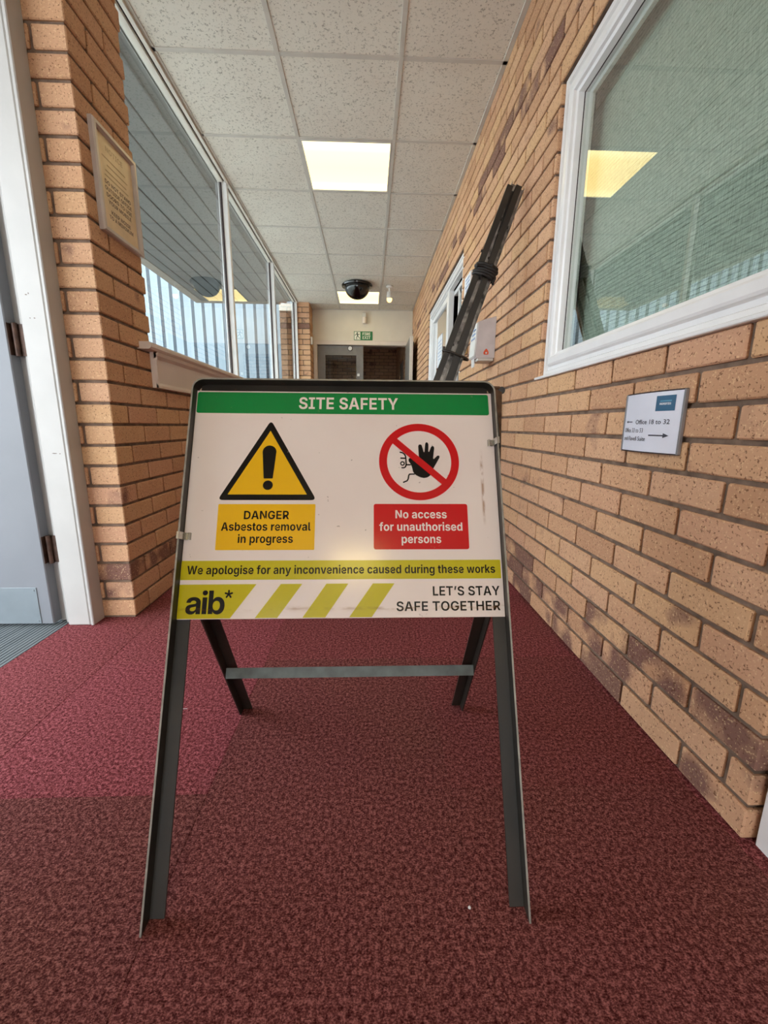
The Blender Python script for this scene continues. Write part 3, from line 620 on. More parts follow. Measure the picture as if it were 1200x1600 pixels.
gr = MB(); gr.box(-14, -1.142, -14, 14, -0.06, -0.016); gr.box(-1.142, 0.9, 8.4, 12.5, -0.06, -0.002); gr.box(-1.142, 4.0, -14, -6.2, -0.06, -0.016)
struct(gr.build('floor_outside', 'paving'))

# ---- ceiling: mineral tiles, exposed grid bars, edge angles
CX0, CX1 = -1.036, XR
GXL, GXR, GY = -0.444, 0.156, 2.434
LIGHTS_Y = (GY+0.6, GY+0.6-3.0*1, GY+0.6*6, GY+0.6-6.3)      # near edges of the lit modules
ce = MB()
xs = [-1.142, GXL, GXR, 0.86]
ys = [GY+0.6*k-(0.3 if k <= -8 else 0) for k in range(-14, 8)]+[Y_END]
for a in range(3):
    for b in range(len(ys)-1):
        if a == 1 and any(abs(ys[b]-ly) < 0.05 for ly in LIGHTS_Y): continue
        x0, x1 = xs[a], xs[a+1]
        if ys[b] > 1.4: x0 = max(x0, CX0); x1 = min(x1, CX1)
        ce.box(x0, x1, ys[b], ys[b+1], ZC+0.004, ZC+0.02)
co = struct(ce.build('ceiling', 'tile'), 'speckled mineral fibre ceiling tiles')
gb = MB()
for x in (GXL, GXR): gb.box(x-0.012, x+0.012, ys[0], Y_END, ZC, ZC+0.012, 0.001)
for y in ys[:-1]:
    for x0, x1 in ((CX0, GXL-0.012), (GXL+0.012, GXR-0.012), (GXR+0.012, CX1)): gb.box(x0, x1, y-0.012, y+0.012, ZC, ZC+0.012, 0.001)
gb.box(CX1-0.024, CX1, 0.6, Y_END, ZC, ZC+0.012, 0.001)
gb.box(-0.9, CX1, Y_END-0.022, Y_END, ZC, ZC+0.012, 0.001)
gb.box(CX0, CX0+0.016, 1.86, 6.62, ZC, ZC+0.012, 0.001)
gb.build('ceiling_grid', 'tbar', co)
sl = MB(); sl.box(-1.16, 0.95, -6.3, 7.2, ZC+0.16, ZC+0.2)
struct(sl.build('ceiling_slab', 'plaster'))

# ---- right brick wall with two window openings
W1 = (0.66, 1.725, 0.932, 1.938); W2 = (3.30, 5.12, 0.932, 2.009)
Z0R = 0.394-PZ*5.5
B = Bricks()
def flash_right(zc):
    if zc < 0.2: return lambda: random.choice((0, 0.35, 0.6, 0.8))
    if 2.08 < zc < 2.26: return lambda: random.choice((0, 0.3, 0.6, 0.9))
    return lambda: random.choice((0,)*14+(0.25,))
for k, z0, z1 in courses(Z0R, PZ, ZC):
    zc = (z0+z1)/2
    holes = [(w[0], w[1]) for w in (W1, W2) if w[2] < zc < w[3]]
    ph = 0.987 if (k-5) % 2 else 0.8785
    run(B, 0.605, Y_END+0.1, ph, PY, holes, lambda a, b, f: B.brick(XR, XR+0.1, a, b, max(z0+JZ/2, 0.0), min(z1-JZ/2, ZC+0.01), f), flash_right(zc))
def wall_boxes(mb, x0, x1, lo, hi, z0, z1, holes):
    cuts = sorted({lo, hi, *[h[0] for h in holes], *[h[1] for h in holes]})
    for a, b in zip(cuts[:-1], cuts[1:]):
        m = (a+b)/2; zz = [(z0, z1)]
        for h in holes:
            if h[0] < m < h[1]: zz = [(z0, h[2]), (h[3], z1)]
        for u, v in zz: mb.box(x0, x1, a, b, u, v)
mo = MB(); wall_boxes(mo, XR+REC, XR+0.105, 0.613, Y_END+0.1, -0.02, ZC+0.1, [(w[0]-0.004, w[1]+0.008, w[2]-0.004, w[3]+0.004) for w in (W1, W2)])
wr = struct(mo.build('wall_right', 'mortar'), 'buff brick wall on the right')
B.build('brick_facing', 'brick', wr, fix=False)

# ---- left brick: return pillar, wall under the long window
Z0L = 0.0027; PZL = 0.0737
YP = 1.551; YPE = 1.885
B = Bricks()
def flash_left(k): return (lambda: random.choice((0.5, 0.8, 0))) if k in (2, ) else (lambda: random.choice((0, 0, 0.2, 0.3)) if k < 2 else random.choice((-0.15,)*12+(0.05,)))
for k, z0, z1 in courses(Z0L, PZL, ZC):
    a, b = max(z0+JZ/2, 0), min(z1-JZ/2, ZC+0.01); fl_ = flash_left(k)
    end = YPE if 0.97 < (a+b)/2 else 6.61
    hd = 0.1025
    if k % 2 == 0:        # header end shows to the front on odd courses, stretcher on even ones
        B.brick(XL-0.2065, XL, YP, YP+hd, a, b, fl_())
        run(B, YP+hd+JY, end, YP+hd+JY/2, PY, [], lambda u, v, f: B.brick(XL-hd, XL, u, v, a, b, f), fl_)
    else:
        B.brick(XL-hd, XL, YP, YP+0.2065, a, b, fl_())
        B.brick(XL-0.24, XL-hd-JY, YP, YP+hd, a, b, fl_())
        run(B, YP+0.2065+JY, end, YP+0.2065+JY/2, PY, [], lambda u, v, f: B.brick(XL-hd, XL, u, v, a, b, f), fl_)
mo = MB(); mo.box(-1.15, XL-REC, YP+REC, YPE-0.006, -0.02, ZC+0.1); mo.box(-1.15, XL-REC, YPE-0.006, 6.62, -0.02, 0.985)
wl = struct(mo.build('wall_left', 'mortar'), 'buff brick pillar and low wall on the left')
B.build('brick_facing', 'brick', wl, fix=False)
# far brick pier beside the end doors
B = Bricks(); XP = -0.872
for k, z0, z1 in courses(Z0L, PZL, ZC):
    a, b = max(z0+JZ/2, 0), min(z1-JZ/2, ZC+0.01); f = 0.9 if k == 29 else random.choice((0, 0, 0, 0.2))
    if k % 2: B.brick(XP-0.2065, XP, 6.60, 6.7025, a, b, f); B.brick(XP-0.1025, XP, 6.713, 6.92, a, b, f*0.5)
    else: B.brick(XP-0.1025, XP, 6.60, 6.8065, a, b, f); B.brick(XP-0.24, XP-0.113, 6.60, 6.7025, a, b, f); B.brick(XP-0.1025, XP, 6.817, 6.955, a, b, f*0.5)
mo = MB(); mo.box(-1.12, XP-REC, 6.608, 7.08, -0.02, ZC+0.1)
wp = struct(mo.build('wall_left_far', 'mortar'), 'brick pier beside the end doors')
B.build('brick_facing', 'brick', wp, fix=False)

# ---- end wall: plaster above the doors
mo = MB(); mo.box(-1.0, XR+0.02, Y_END, Y_END+0.12, 2.035, ZC+0.1)
struct(mo.build('wall_end', 'plaster'), 'cream plaster wall above the end doors')
tr = MB()
tr.box(-0.872, 0.660, Y_END-0.018, Y_END+0.12, 1.985, 2.046, 0.003)
tr.box(-0.872, -0.812, Y_END-0.018, Y_END+0.12, 0, 1.985, 0.003)
tr.box(0.585, 0.660, Y_END-0.018, Y_END+0.12, 0, 1.985, 0.003)
struct(tr.build('trim_1', 'cream_trim'), 'cream frame of the end doors')
# corridor beyond the end doors
B = Bricks()
for k, z0, z1 in courses(Z0L, PZL, ZC):
    a, b = max(z0+JZ/2, 0), min(z1-JZ/2, ZC)
    run(B, -1.3, 0.64, -0.3+(k % 2)*PY/2, PY, [], lambda u, v, f: B.brick(u, v, 10.3, 10.4, a, b, f), lambda: random.choice((0, 0, 0.4)))
    run(B, 7.10, 10.3, (k % 2)*PY/2, PY, [(8.2, 9.1)] if (a+b)/2 < 2.0 else [], lambda u, v, f: B.brick(0.64, 0.74, u, v, a, b, f), lambda: random.choice((0, 0, 0.2)))
mo = MB(); mo.box(-1.3, 0.75, 10.308, 10.5, 0, ZC+0.1); wall_boxes(mo, 0.648, 0.75, 7.08, 10.4, -0.02, ZC+0.1, [(8.2, 9.1, -0.02, 2.0)]); mo.box(-1.4, -1.3, 7.08, 10.4, -0.02, ZC+0.1)
wb = struct(mo.build('wall_beyond', 'mortar'), 'brick corridor beyond the end doors')
B.build('brick_facing', 'brick', wb, fix=False)
mo = MB(); mo.box(-1.4, 0.76, 7.05, 10.5, ZC, ZC+0.1)
struct(mo.build('ceiling_beyond', 'tile'))
d = MB(); d.box(0.66, 0.70, 8.2, 9.1, 0, 2.0, 0.004)
struct(d.build('door_4', 'dark_grey_door'), 'grey door in the corridor beyond')

# ---- walls around and behind the camera (unseen; entrance opening added to let daylight in)
mo = MB()
mo.box(0.86, 0.96, -6.3, 0.45, -0.02, ZC+0.1)
mo.box(0.79, 0.96, 0.45, 0.613, -0.02, ZC+0.1)
struct(mo.build('wall_right_near', 'plaster'))
mo = MB(); mo.box(-1.24, -1.14, -3.2, 0.50, -0.02, ZC+0.1); mo.box(-1.24, -1.14, 0.50, 1.56, 2.08, ZC+0.1); mo.box(-1.24, -1.14, -6.3, -3.2, 2.2, ZC+0.1)
struct(mo.build('wall_left_near', 'plaster'))
mo = MB(); mo.box(-1.24, 0.96, -6.3, -6.2, 2.3, ZC+0.1)
struct(mo.build('wall_back', 'plaster'))

# ---- framed profile helper: mitred frame around a rectangle in a wall plane
def ring(mb, u0, u1, z0, z1, prof, pt, mi=0):
    """prof: [(inset, depth)], pt(u, z, depth) -> 3-D point"""
    n = len(mb.v)
    for a, dpt in prof:
        for u, z in ((u0+a, z0+a), (u1-a, z0+a), (u1-a, z1-a), (u0+a, z1-a)): mb.v.append(pt(u, z, dpt))
    for i in range(len(prof)-1):
        for k in range(4):
            k2 = (k+1) % 4
            mb.f.append((n+4*i+k, n+4*i+k2, n+4*i+4+k2, n+4*i+4+k)); mb.mi.append(mi)
RW = lambda u, z, dd: (XR+dd, u, z)      # point on the right wall, dd into the wall
PROF = [(0, 0.060), (0, 0.018), (0.006, 0.014), (0.024, 0.014), (0.028, 0.022), (0.040, 0.022), (0.044, 0.012), (0.050, 0.009), (0.070, 0.009), (0.076, 0.013), (0.079, 0.022), (0.088, 0.026), (0.092, 0.048), (0.092, 0.060)]
# window_1: the near window with the net blind
w = MB(); ring(w, W1[0], W1[1], W1[2], W1[3], PROF, RW)
win1 = struct(w.build('window_1', 'upvc', smooth=25), 'white framed window with a net blind')
s_ = MB(); s_.box(XR-0.012, XR+0.06, W1[0]-0.03, W1[1]+0.02, W1[2]-0.004, W1[2]+0.006, 0.002)
s_.build('window_sill', 'upvc', win1)
g = MB(); g.box(XR+0.046, XR+0.052, W1[0]+0.085, W1[1]-0.085, W1[2]+0.085, W1[3]-0.085)
g.build('window_pane', 'glass_double', win1)
g = MB(); ring(g, W1[0]+0.088, W1[1]-0.088, W1[2]+0.088, W1[3]-0.088, [(0, 0.044), (0.004, 0.044), (0.004, 0.047)], RW)
g.build('gasket', 'gasket', win1)
g = MB(); ring(g, W1[0]+0.06, W1[1]-0.06, W1[2]+0.06, W1[3]-0.06, [(0.0, 0.060), (0.034, 0.060), (0.038, 0.066), (0.038, 0.078), (0.0, 0.078)], RW)
g.build('inner_sash', 'upvc', win1)
rm = MB()
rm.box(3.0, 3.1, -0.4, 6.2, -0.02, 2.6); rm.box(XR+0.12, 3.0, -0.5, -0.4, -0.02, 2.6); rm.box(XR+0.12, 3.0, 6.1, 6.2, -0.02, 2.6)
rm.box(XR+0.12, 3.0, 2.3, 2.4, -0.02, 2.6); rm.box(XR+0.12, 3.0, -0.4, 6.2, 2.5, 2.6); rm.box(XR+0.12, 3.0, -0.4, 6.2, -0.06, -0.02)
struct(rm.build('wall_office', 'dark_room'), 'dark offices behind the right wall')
bl = MB(); bl.box(XR+0.118, XR+0.124, 0.45, 1.700, 0.86, 1.950)
bo = tag(bl.build('net_blind', 'blind', fix=True), 'grey green woven net blind hanging behind the near window', 'blind')
hr = MB(); hr.box(XR+0.110, XR+0.140, 0.45, 1.705, 1.950, 1.985, 0.004); hr.build('head_rail', 'upvc', bo)

# window_2: the far hatch window, near half slid open
w = MB(); ring(w, W2[0], W2[1], W2[2], W2[3], [(a, dd+0.004) for a, dd in PROF], RW)
win2 = struct(w.build('window_2', 'upvc', smooth=25), 'white framed sliding hatch window')
ml = MB(); ml.box(XR+0.024, XR+0.075, 3.98, 4.06, W2[2]+0.08, W2[3]-0.08, 0.004); ml.build('mullion', 'upvc', win2)
ms = MB(); ring(ms, 4.06, W2[1]-0.088, W2[2]+0.085, W2[3]-0.085, [(0, 0.07), (0, 0.04), (0.05, 0.04), (0.055, 0.055)], RW); ms.build('sash', 'upvc', win2)
g = MB(); g.box(XR+0.056, XR+0.062, 4.09, W2[1]-0.12, W2[2]+0.12, W2[3]-0.12); g.build('window_pane', 'glass_double', win2)
ss = MB()
for i in range(4): ss.box(XR+0.080+0.012*i, XR+0.084+0.012*i, 3.80+0.035*i, 3.83+0.035*i, W2[2]+0.09, W2[3]-0.13, 0.002)
ss.box(XR+0.075, XR+0.13, 3.42, 4.0, W2[3]-0.13, W2[3]-0.095, 0.003)
tag(ss.build('vertical_blind', 'upvc'), 'white vertical slats gathered beside the mullion of the far hatch', 'blind')
pn = MB(); pn.box(XR+0.0525, XR+0.0545, 4.42, 4.72, 1.36, 1.66)
po = tag(pn.build('paper_notice', 'paper'), 'white paper notice taped to the glass of the far hatch window', 'notice')
ln = MB()
for i in range(6): ln.box(XR+0.0518, XR+0.0525, 4.46, 4.68-0.03*(i % 3), 1.60-0.035*i, 1.607-0.035*i)
ln.build('printed_lines', 'text_blue', po)

# ---- window_3: the long left window
w3 = MB()
w3.box(CX0-0.021, CX0, 1.87, 6.60, ZC-0.012, ZC+0.03, 0.002)                   # grey edge angle of the head
w3.box(XG-0.02, XG+0.020, 1.89, 6.60, ZC-0.010, ZC+0.04, 0.002)
for y in (1.91, 3.545, 5.085, 6.580): w3.box(XG-0.020, XG+0.046, y-0.016, y+0.016, 1.04, ZC+0.0, 0.003, 1)
w3.box(XG-0.02, XG+0.020, 1.89, 6.60, 1.045, 1.075, 0.003)
win3 = struct(w3.build('window_3', ['alu', 'upvc']), 'long glazed screen with slim aluminium mullions')
gk = MB(); gk.box(XG+0.020, CX0-0.021, 1.87, 6.60, ZC+0.004, ZC+0.03)
for y in (3.545, 5.085, 6.580):
    gk.box(XG-0.012, XG+0.008, y-0.0215, y-0.016, 1.07, ZC-0.005)
gk.build('gasket', 'gasket', win3)
for a, b in ((1.926, 3.529), (3.561, 5.069), (5.101, 6.564)):
    g = MB(); g.box(XG-0.003, XG+0.003, a, b, 1.07, ZC+0.02); g.build('window_pane', 'glass', win3)
sl = MB()
sl.prism([(-1.10, 1.036), (-0.872, 1.036), (-0.864, 1.044), (-0.864, 1.056), (-0.872, 1.064), (-1.10, 1.064)], 'y', lambda a, b: (a, 1.785, b), lambda a, b: (a, 6.598, b))
so = struct(sl.build('trim_2', 'cream_trim'), 'cream window board under the long window')
ap = MB()
def apron(y): return lambda a, b: (a, y, b)
ap.box(XL+0.0, XL+0.016, 1.862, 6.598, 0.893, 1.036)
ap.prism([(XL+0.016, 0.893), (XL+0.024, 0.893), (XL+0.024, 0.902), (XL+0.016, 0.914)], 'y', apron(1.862), apron(6.598))
ap.prism([(XL+0.016, 1.036), (XL+0.034, 1.036), (XL+0.030, 1.022), (XL+0.016, 1.010)], 'y', apron(1.862), apron(6.598))
ap.prism([(1.862, XL+0.016), (1.862, XL+0.026), (1.870, XL+0.026), (1.884, XL+0.016)], 'z', lambda a, b: (b, a, 0.893), lambda a, b: (b, a, 1.036))
ap.build('apron_board', 'cream_trim', so)

# ---- outside, seen through the long window
sf = MB()
x = XG-0.10
while x > -2.42:
    sf.box(x-0.137, x-0.009, -1.0, 6.64, ZC+0.0, ZC+0.02, 0.004); x -= 0.138
sf.box(-2.5, -1.14, -1.0, 6.64, ZC+0.02, ZC+0.10)
cso = struct(sf.build('ceiling_outside', 'soffit'), 'boarded soffit outside the long window')
st = MB(); st.box(-2.53, -2.41, -1.0, 6.70, ZC-0.006, ZC+0.2, 0.004); st.box(-2.41, -1.30, 6.60, 6.70, ZC-0.006, ZC+0.2, 0.004); st.build('soffit_edge', 'soffit_trim', cso)
cl = MB()
YC = 9.3; prof = []; x = -10.0; RP = 0.208
pts = []
while x < -1.3:
    pts += [(x, YC), (x+RP-0.105, YC), (x+RP-0.098, YC-0.035), (x+RP-0.058, YC-0.035), (x+RP-0.008, YC)]; x += RP
n = len(cl.v)
for zz in (-0.02, 6.5): cl.v += [(a, b, zz) for a, b in pts]
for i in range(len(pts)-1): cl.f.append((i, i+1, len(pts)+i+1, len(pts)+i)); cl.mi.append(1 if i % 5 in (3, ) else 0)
cl.box(-10.0, -1.3, YC+0.002, YC+0.1, -0.02, 6.5)
struct(cl.build('wall_outside', ['clad', 'clad_shade'], fix=False), 'ribbed pale cladding of the building opposite')

# ---- left door: frame, open grey leaf, entrance mat
tf = MB()
tf.box(-1.128, -1.046, 1.490, 1.560, 0, 2.06, 0.004)
tf.box(-1.152, -1.128, 1.516, 1.560, 0, 2.06, 0.002)
tf.box(-1.190, -1.152, 1.535, 1.560, 0, 2.06, 0.002)
tf.box(-1.043, -1.031, 1.486, 1.553, 0, 2.06, 0.003)
tf.box(-1.046, -1.043, 1.494, 1.550, 0, 2.06)
tf.box(-1.128, -1.031, 0.50, 1.49, 2.02, 2.09, 0.004)
tf.box(-1.128, -1.031, 0.44, 0.50, 0, 2.09, 0.004)
struct(tf.build('trim_3', 'white_trim'), 'white painted frame of the side door')
frame3 = bpy.data.objects['trim_3']
for x, z, a, b in ((-1.084, 0.641, 0.018, 0.0030), (-1.066, 0.640, 0.005, 0.0030), (-1.099, 1.146, 0.007, 0.0030), (-1.091, 1.150, 0.003, 0.005), (-1.097, 1.076, 0.0045, 0.0025), (-1.083, 1.076, 0.006, 0.0030)):
    chip = MB(); chip.prism([(x-a/2, z), (x-a/5, z+b/2), (x+a/3, z+b/3), (x+a/2, z-b/4), (x, z-b/2)], None, lambda u, w: (u, 1.4902, w), lambda u, w: (u, 1.4894, w))
    chip.build('paint_chip', 'text_brown', frame3)
dl = MB(); dl.box(-2.02, -1.176, 1.486, 1.530, 0.008, 2.02, 0.003)
d1 = struct(dl.build('door_1', 'grey_door'), 'grey side door standing open')
kp = MB(); kp.box(-1.98, -1.218, 1.4835, 1.486, 0.012, 0.153, 0.0008)
for xx in (-1.228, -1.6, -1.97):
    for zz in (0.022, 0.143): kp.lathe([(0.004, 0), (0.003, 0.0015)], (xx, 1.4835, zz), 'y', 10, 0, -1)
kp.build('kick_plate', 'kick', d1)
for z in (0.292, 1.012, 1.75):
    h = MB(); h.box(-1.1765, -1.174, 1.488, 1.530, z-0.05, z+0.05, 0.001); h.box(-1.152, -1.130, 1.5135, 1.516, z-0.05, z+0.05, 0.001)
    h.tube([(-1.164, 1.507, z-0.052), (-1.164, 1.507, z+0.052)], 0.0085, 12)
    h.box(-1.175, -1.164, 1.506, 1.509, z-0.05, z+0.05); h.box(-1.164, -1.130, 1.512, 1.515, z-0.05, z+0.05)
    h.build('hinge', 'hinge', d1)
mt = MB(); mt.box(-2.4, -1.143, -0.4, 1.56, -0.016, -0.002)
tag(mt.build('entrance_mat', 'mat'), 'grey ribbed entrance mat on the floor under the open side door', 'mat')

# white door frame at the bottom right corner
t4 = MB(); t4.box(0.698, 0.76, 0.560, 0.599, 0, ZC, 0.006); t4.box(0.712, 0.82, 0.44, 0.558, 0, ZC, 0.004)
struct(t4.build('trim_4', 'upvc'), 'white door frame beside the near end of the brick wall')

# ---- end doors
def leaf(name, label, x0, x1, y0, y1, z1, gx0, gx1, gz0, gz1):
    mb = MB()
    for a, b, c, e in ((x0, gx0, 0.008, z1), (gx1, x1, 0.008, z1), (gx0, gx1, 0.008, gz0), (gx0, gx1, gz1, z1)): mb.box(a, b, y0, y1, c, e, 0.002)
    o = struct(mb.build(name, 'dark_grey_door'), label)
    bd = MB()
    for (a, b, c, e) in ((gx0-0.012, gx0+0.012, gz0, gz1), (gx1-0.012, gx1+0.012, gz0, gz1), (gx0, gx1, gz1-0.012, gz1+0.012), (gx0, gx1, gz0-0.012, gz0+0.012)): bd.box(a, b, y0-0.008, y0+0.002, c, e, 0.002)
    bd.build('glazing_bead', 'dark_grey_door', o)
    g = MB(); g.box(gx0, gx1, (y0+y1)/2-0.003, (y0+y1)/2+0.003, gz0, gz1); g.build('window_pane', 'glass', o)
    return o
d2 = leaf('door_2', 'closed grey end door with a tall glass panel', -0.808, -0.090, 6.985, 7.03, 1.980, -0.700, -0.190, 0.9, 1.845)
hm = MB(); hm.box(-0.190, -0.150, 6.976, 6.985, 1.52, 1.56, 0.003); hm.build('white_tab', 'white_plastic', d2)
# open leaf folded back along the right wall
ol = MB(); ol.box(0.572, 0.612, 6.16, 6.93, 0.01, 1.975, 0.003)
d3 = struct(ol.build('door_3', 'dark_grey_door'), 'grey end door standing open against the right wall')
ed = MB(); ed.box(0.568, 0.616, 6.155, 6.163, 0.01, 1.975, 0.002); ed.build('door_edge', 'alu', d3)
dc = MB(); dc.box(0.612, 0.66, 6.45, 6.70, 1.90, 1.955, 0.006); dc.tube([(0.636, 6.5, 1.955), (0.65, 6.75, 1.985), (0.62, 6.93, 1.985)], 0.008); dc.build('door_closer', 'black_plastic', d3)

# ================================================================== THINGS
# ---- ceiling lights
def ceiling_light(yn, label, lamp='lamp'):
    cx, cy = (GXL+GXR)/2, yn+0.3
    t = thing('ceiling_light', label, 'light', (cx, cy, ZC), 'square ceiling lights of the corridor')
    f = MB()
    for a, b, c, e in ((-0.287, 0.287, -0.287, -0.275), (-0.287, 0.287, 0.275, 0.287), (-0.287, -0.279, -0.275, 0.275), (0.279, 0.287, -0.275, 0.275)): f.box(a, b, c, e, -0.001, 0.10, 0.001)
    f.box(-0.287, 0.287, -0.287, 0.287, 0.10, 0.106)
    f.build('housing', 'white_plastic', t)
    d = MB(); d.box(-0.279, 0.279, -0.275, 0.275, 0.004, 0.009)
    d.build('diffuser', lamp, t)
    return t
ceiling_light(LIGHTS_Y[0], 'square warm lit ceiling panel nearest the safety sign, fully visible')
ceiling_light(LIGHTS_Y[2], 'square lit ceiling panel partly behind the black dome camera')
ceiling_light(LIGHTS_Y[1], 'square lit ceiling panel straight above the safety sign, outside the view')
ceiling_light(LIGHTS_Y[3], 'square lit ceiling panel over the entrance, behind the viewer', 'lamp_entrance')

# ---- dome camera
t = thing('dome_camera', 'glossy black dome security camera on the ceiling before the second light', 'camera', (-0.150, 5.76, ZC))
f = MB(); f.lathe([(0.12, 0.0), (0.186, -0.002), (0.196, -0.014), (0.192, -0.030), (0.170, -0.036), (0.150, -0.036)], (0, 0, 0), 'z', 48)
f.build('flange', 'black_plastic', t, smooth=35)
dm = MB(); dm.lathe([(0.158*math.cos(math.radians(a)), -0.034-0.142*math.sin(math.radians(a))) for a in range(0, 88, 6)]+[(0.004, -0.176)], (0, 0, 0), 'z', 48)
dm.build('dome', 'black_plastic', t, smooth=60)

# ---- small spot lamp
t = thing('spotlight', 'small white ceiling spotlight with a glowing warm bulb', 'light', (0.262, 5.80, ZC))
b_ = MB(); b_.lathe([(0.042, 0), (0.045, -0.006), (0.040, -0.018), (0.018, -0.026)], (0, 0, 0), 'z', 24); b_.build('base', 'white_plastic', t, smooth=40)
b_ = MB(); b_.tube([(0, 0, -0.02), (0, 0, -0.075)], 0.009); b_.tube([(-0.022, 0, -0.066), (-0.030, 0, -0.12)], 0.006); b_.tube([(0.022, 0, -0.066), (0.020, 0, -0.12)], 0.006); b_.tube([(-0.024, 0, -0.068), (0.024, 0, -0.068)], 0.006); b_.build('bracket', 'white_plastic', t, smooth=40)
b_ = MB(); b_.lathe([(0.020, -0.075), (0.030, -0.085), (0.034, -0.125), (0.038, -0.150), (0.034, -0.149), (0.022, -0.11)], (0, 0, 0), 'z', 24); b_.build('lamp_shade', 'white_plastic', t, smooth=40)
b_ = MB(); b_.lathe([(0.004, -0.12)]+[(0.033*math.sin(math.radians(a)), -0.158+0.036*math.cos(math.radians(a))) for a in range(20, 176, 12)]+[(0.002, -0.194)], (0, 0, 0), 'z', 24); b_.build('bulb', 'bulb', t, smooth=60)

# ---- movement sensor on the end wall
t = thing('motion_sensor', 'cream cylindrical movement sensor high on the end wall above the exit sign', 'sensor', (-0.070, Y_END, 2.36))
b_ = MB(); b_.box(-0.030, 0.030, -0.06, 0, 0.02, 0.09, 0.008); b_.build('bracket', 'tbar', t)
b_ = MB(); b_.lathe([(0.020, 0.03), (0.036, 0.022), (0.036, -0.055), (0.028, -0.068)], (0, -0.045, 0), 'z', 24); b_.build('housing', 'cream_trim', t, smooth=40)

# ---- fire exit sign
t = thing('exit_sign', 'green and white fire exit sign with a running figure', 'sign', matrix=axes((-0.235, Y_END-0.001, 2.058), (1, 0, 0), (0, 0, 1)))
b_ = MB(); b_.box(0, 0.290, 0, 0.130, 0, 0.006, 0.001); b_.build('plate', 'exit_green', t)
b_ = MB(); poly(b_, rrect(0.008, 0.100, 0.008, 0.122, 0.002), 0.0063); decal(b_, 'white_field', 'exit_white', t)
b_ = MB(); put_text(b_, 'FIRE', 'bold', 0.130, 0.258, 0.072, 0.0066, 0, 0.042); put_text(b_, 'EXIT', 'bold', 0.130, 0.258, 0.018, 0.0066, 0, 0.042); decal(b_, 'lettering', 'exit_white', t)
b_ = MB()
poly(b_, circle(0.052, 0.107, 0.010, 16), 0.0066)
stroke(b_, [(0.050, 0.092), (0.058, 0.060)], 0.016, 0.0066)
for p in ([(0.050, 0.092), (0.030, 0.086), (0.020, 0.070)], [(0.052, 0.092), (0.072, 0.080), (0.084, 0.090)], [(0.056, 0.060), (0.040, 0.042), (0.042, 0.016)], [(0.060, 0.060), (0.074, 0.046), (0.092, 0.026)]): stroke(b_, p, 0.009, 0.0066)
decal(b_, 'running_figure', 'exit_dark', t)

# ---- white sensor on the far brick pier, round sticker on the closed end door
b_ = MB(); b_.box(XP, XP+0.028, 6.64, 6.70, 1.93, 2.04, 0.006)
tag(b_.build('door_contact', 'white_plastic'), 'small white box on the brick pier left of the end doors', 'sensor')
t = thing('door_stop_disc', 'round white disc with a dark rim at the top of the closed end door', 'disc', (-0.297, 6.985, 1.939))
b_ = MB(); b_.lathe([(0.040, 0), (0.040, 0.008), (0.034, 0.012)], (0, 0, 0), 'y', 28, 0, -1); b_.build('rim', 'hinge', t)
b_ = MB(); b_.lathe([(0.032, 0.010), (0.030, 0.016), (0.012, 0.018)], (0, 0, 0), 'y', 28, 0, -1); b_.build('face', 'white_plastic', t)

# ---- bundle of black metal strips leaning on the right wall
top = Vector((0.640, 2.030, 1.772)); foot = Vector((0.031, 1.966, 0.0))
ax = (top-foot).normalized(); side = ax.cross(Vector((0, 1, 0))).normalized()   # across the bundle, in view
if side.x < 0: side = -side
dep = ax.cross(side).normalized()
t = thing('metal_strip_bundle', 'bundle of dirty black metal strips leaning on the right brick wall', 'metal strips', foot)
strips = [(-0.026, -0.066, 0.0, -0.02), (-0.010, -0.030, 0.010, 0.0), (0.010, 0.002, -0.004, -0.01), (0.024, 0.030, 0.008, -0.008), (-0.002, 0.052, 0.018, -0.03)]
for k, (ot, ob, dd, dl_) in enumerate(strips):
    a = foot+side*ob+dep*dd+ax*0.012; b = top+side*ot+dep*(dd*0.7)+ax*dl_
    w_, hgt, th = (0.026, 0.016, 0.0022) if k != 4 else (0.020, 0.012, 0.002)
    prof = [(-w_/2, -hgt/2), (-w_/2, hgt/2), (-w_/2+th, hgt/2), (-w_/2+th, -hgt/2+th), (w_/2-th, -hgt/2+th), (w_/2-th, hgt/2), (w_/2, hgt/2), (w_/2, -hgt/2)]
    if k % 2: prof = [(x, -y) for x, y in prof]
    mb = MB(); mb.prism(prof, None, lambda x, y: a+side*x+dep*y-foot, lambda x, y: b+side*x+dep*y-foot)
    for e_ in (1, 5): mb.mi[e_] = 1
    for _ in range(5):
        s_ = random.uniform(0.25, 0.95); c_ = a.lerp(b, s_)+side*random.choice((-1, 1))*w_/2-foot
        mb.box(c_.x-0.006, c_.x+0.006, c_.y-0.004, c_.y+0.004, c_.z-0.005, c_.z+0.005, 0.001)
    mb.build('strip', ['steel_light' if k in (1, 3) else 'steel', 'steel_light'], t)
cpt = foot.lerp(top, 0.80)
mb = MB(); pts = []
for r in range(5):
    n = len(mb.v); off = (r-2)*0.011; rr = 0.046+random.uniform(-0.003, 0.004)
    loop = [cpt-foot+ax*(off+random.uniform(-0.002, 0.002))+side*(rr*math.cos(q))+dep*(0.026*math.sin(q)+0.004) for q in [2*math.pi*i/20 for i in range(21)]]
    mb.tube(loop, 0.0075, 8)
for q in range(4): mb.tube([cpt-foot+side*0.03*(q-1.5), cpt-foot+side*(0.03*(q-1.5))+ax*random.uniform(-0.05, 0.05)+dep*-0.03], 0.006, 6)
mb.build('binding', 'tape', t, smooth=60)
cpt = foot.lerp(top, 0.60)
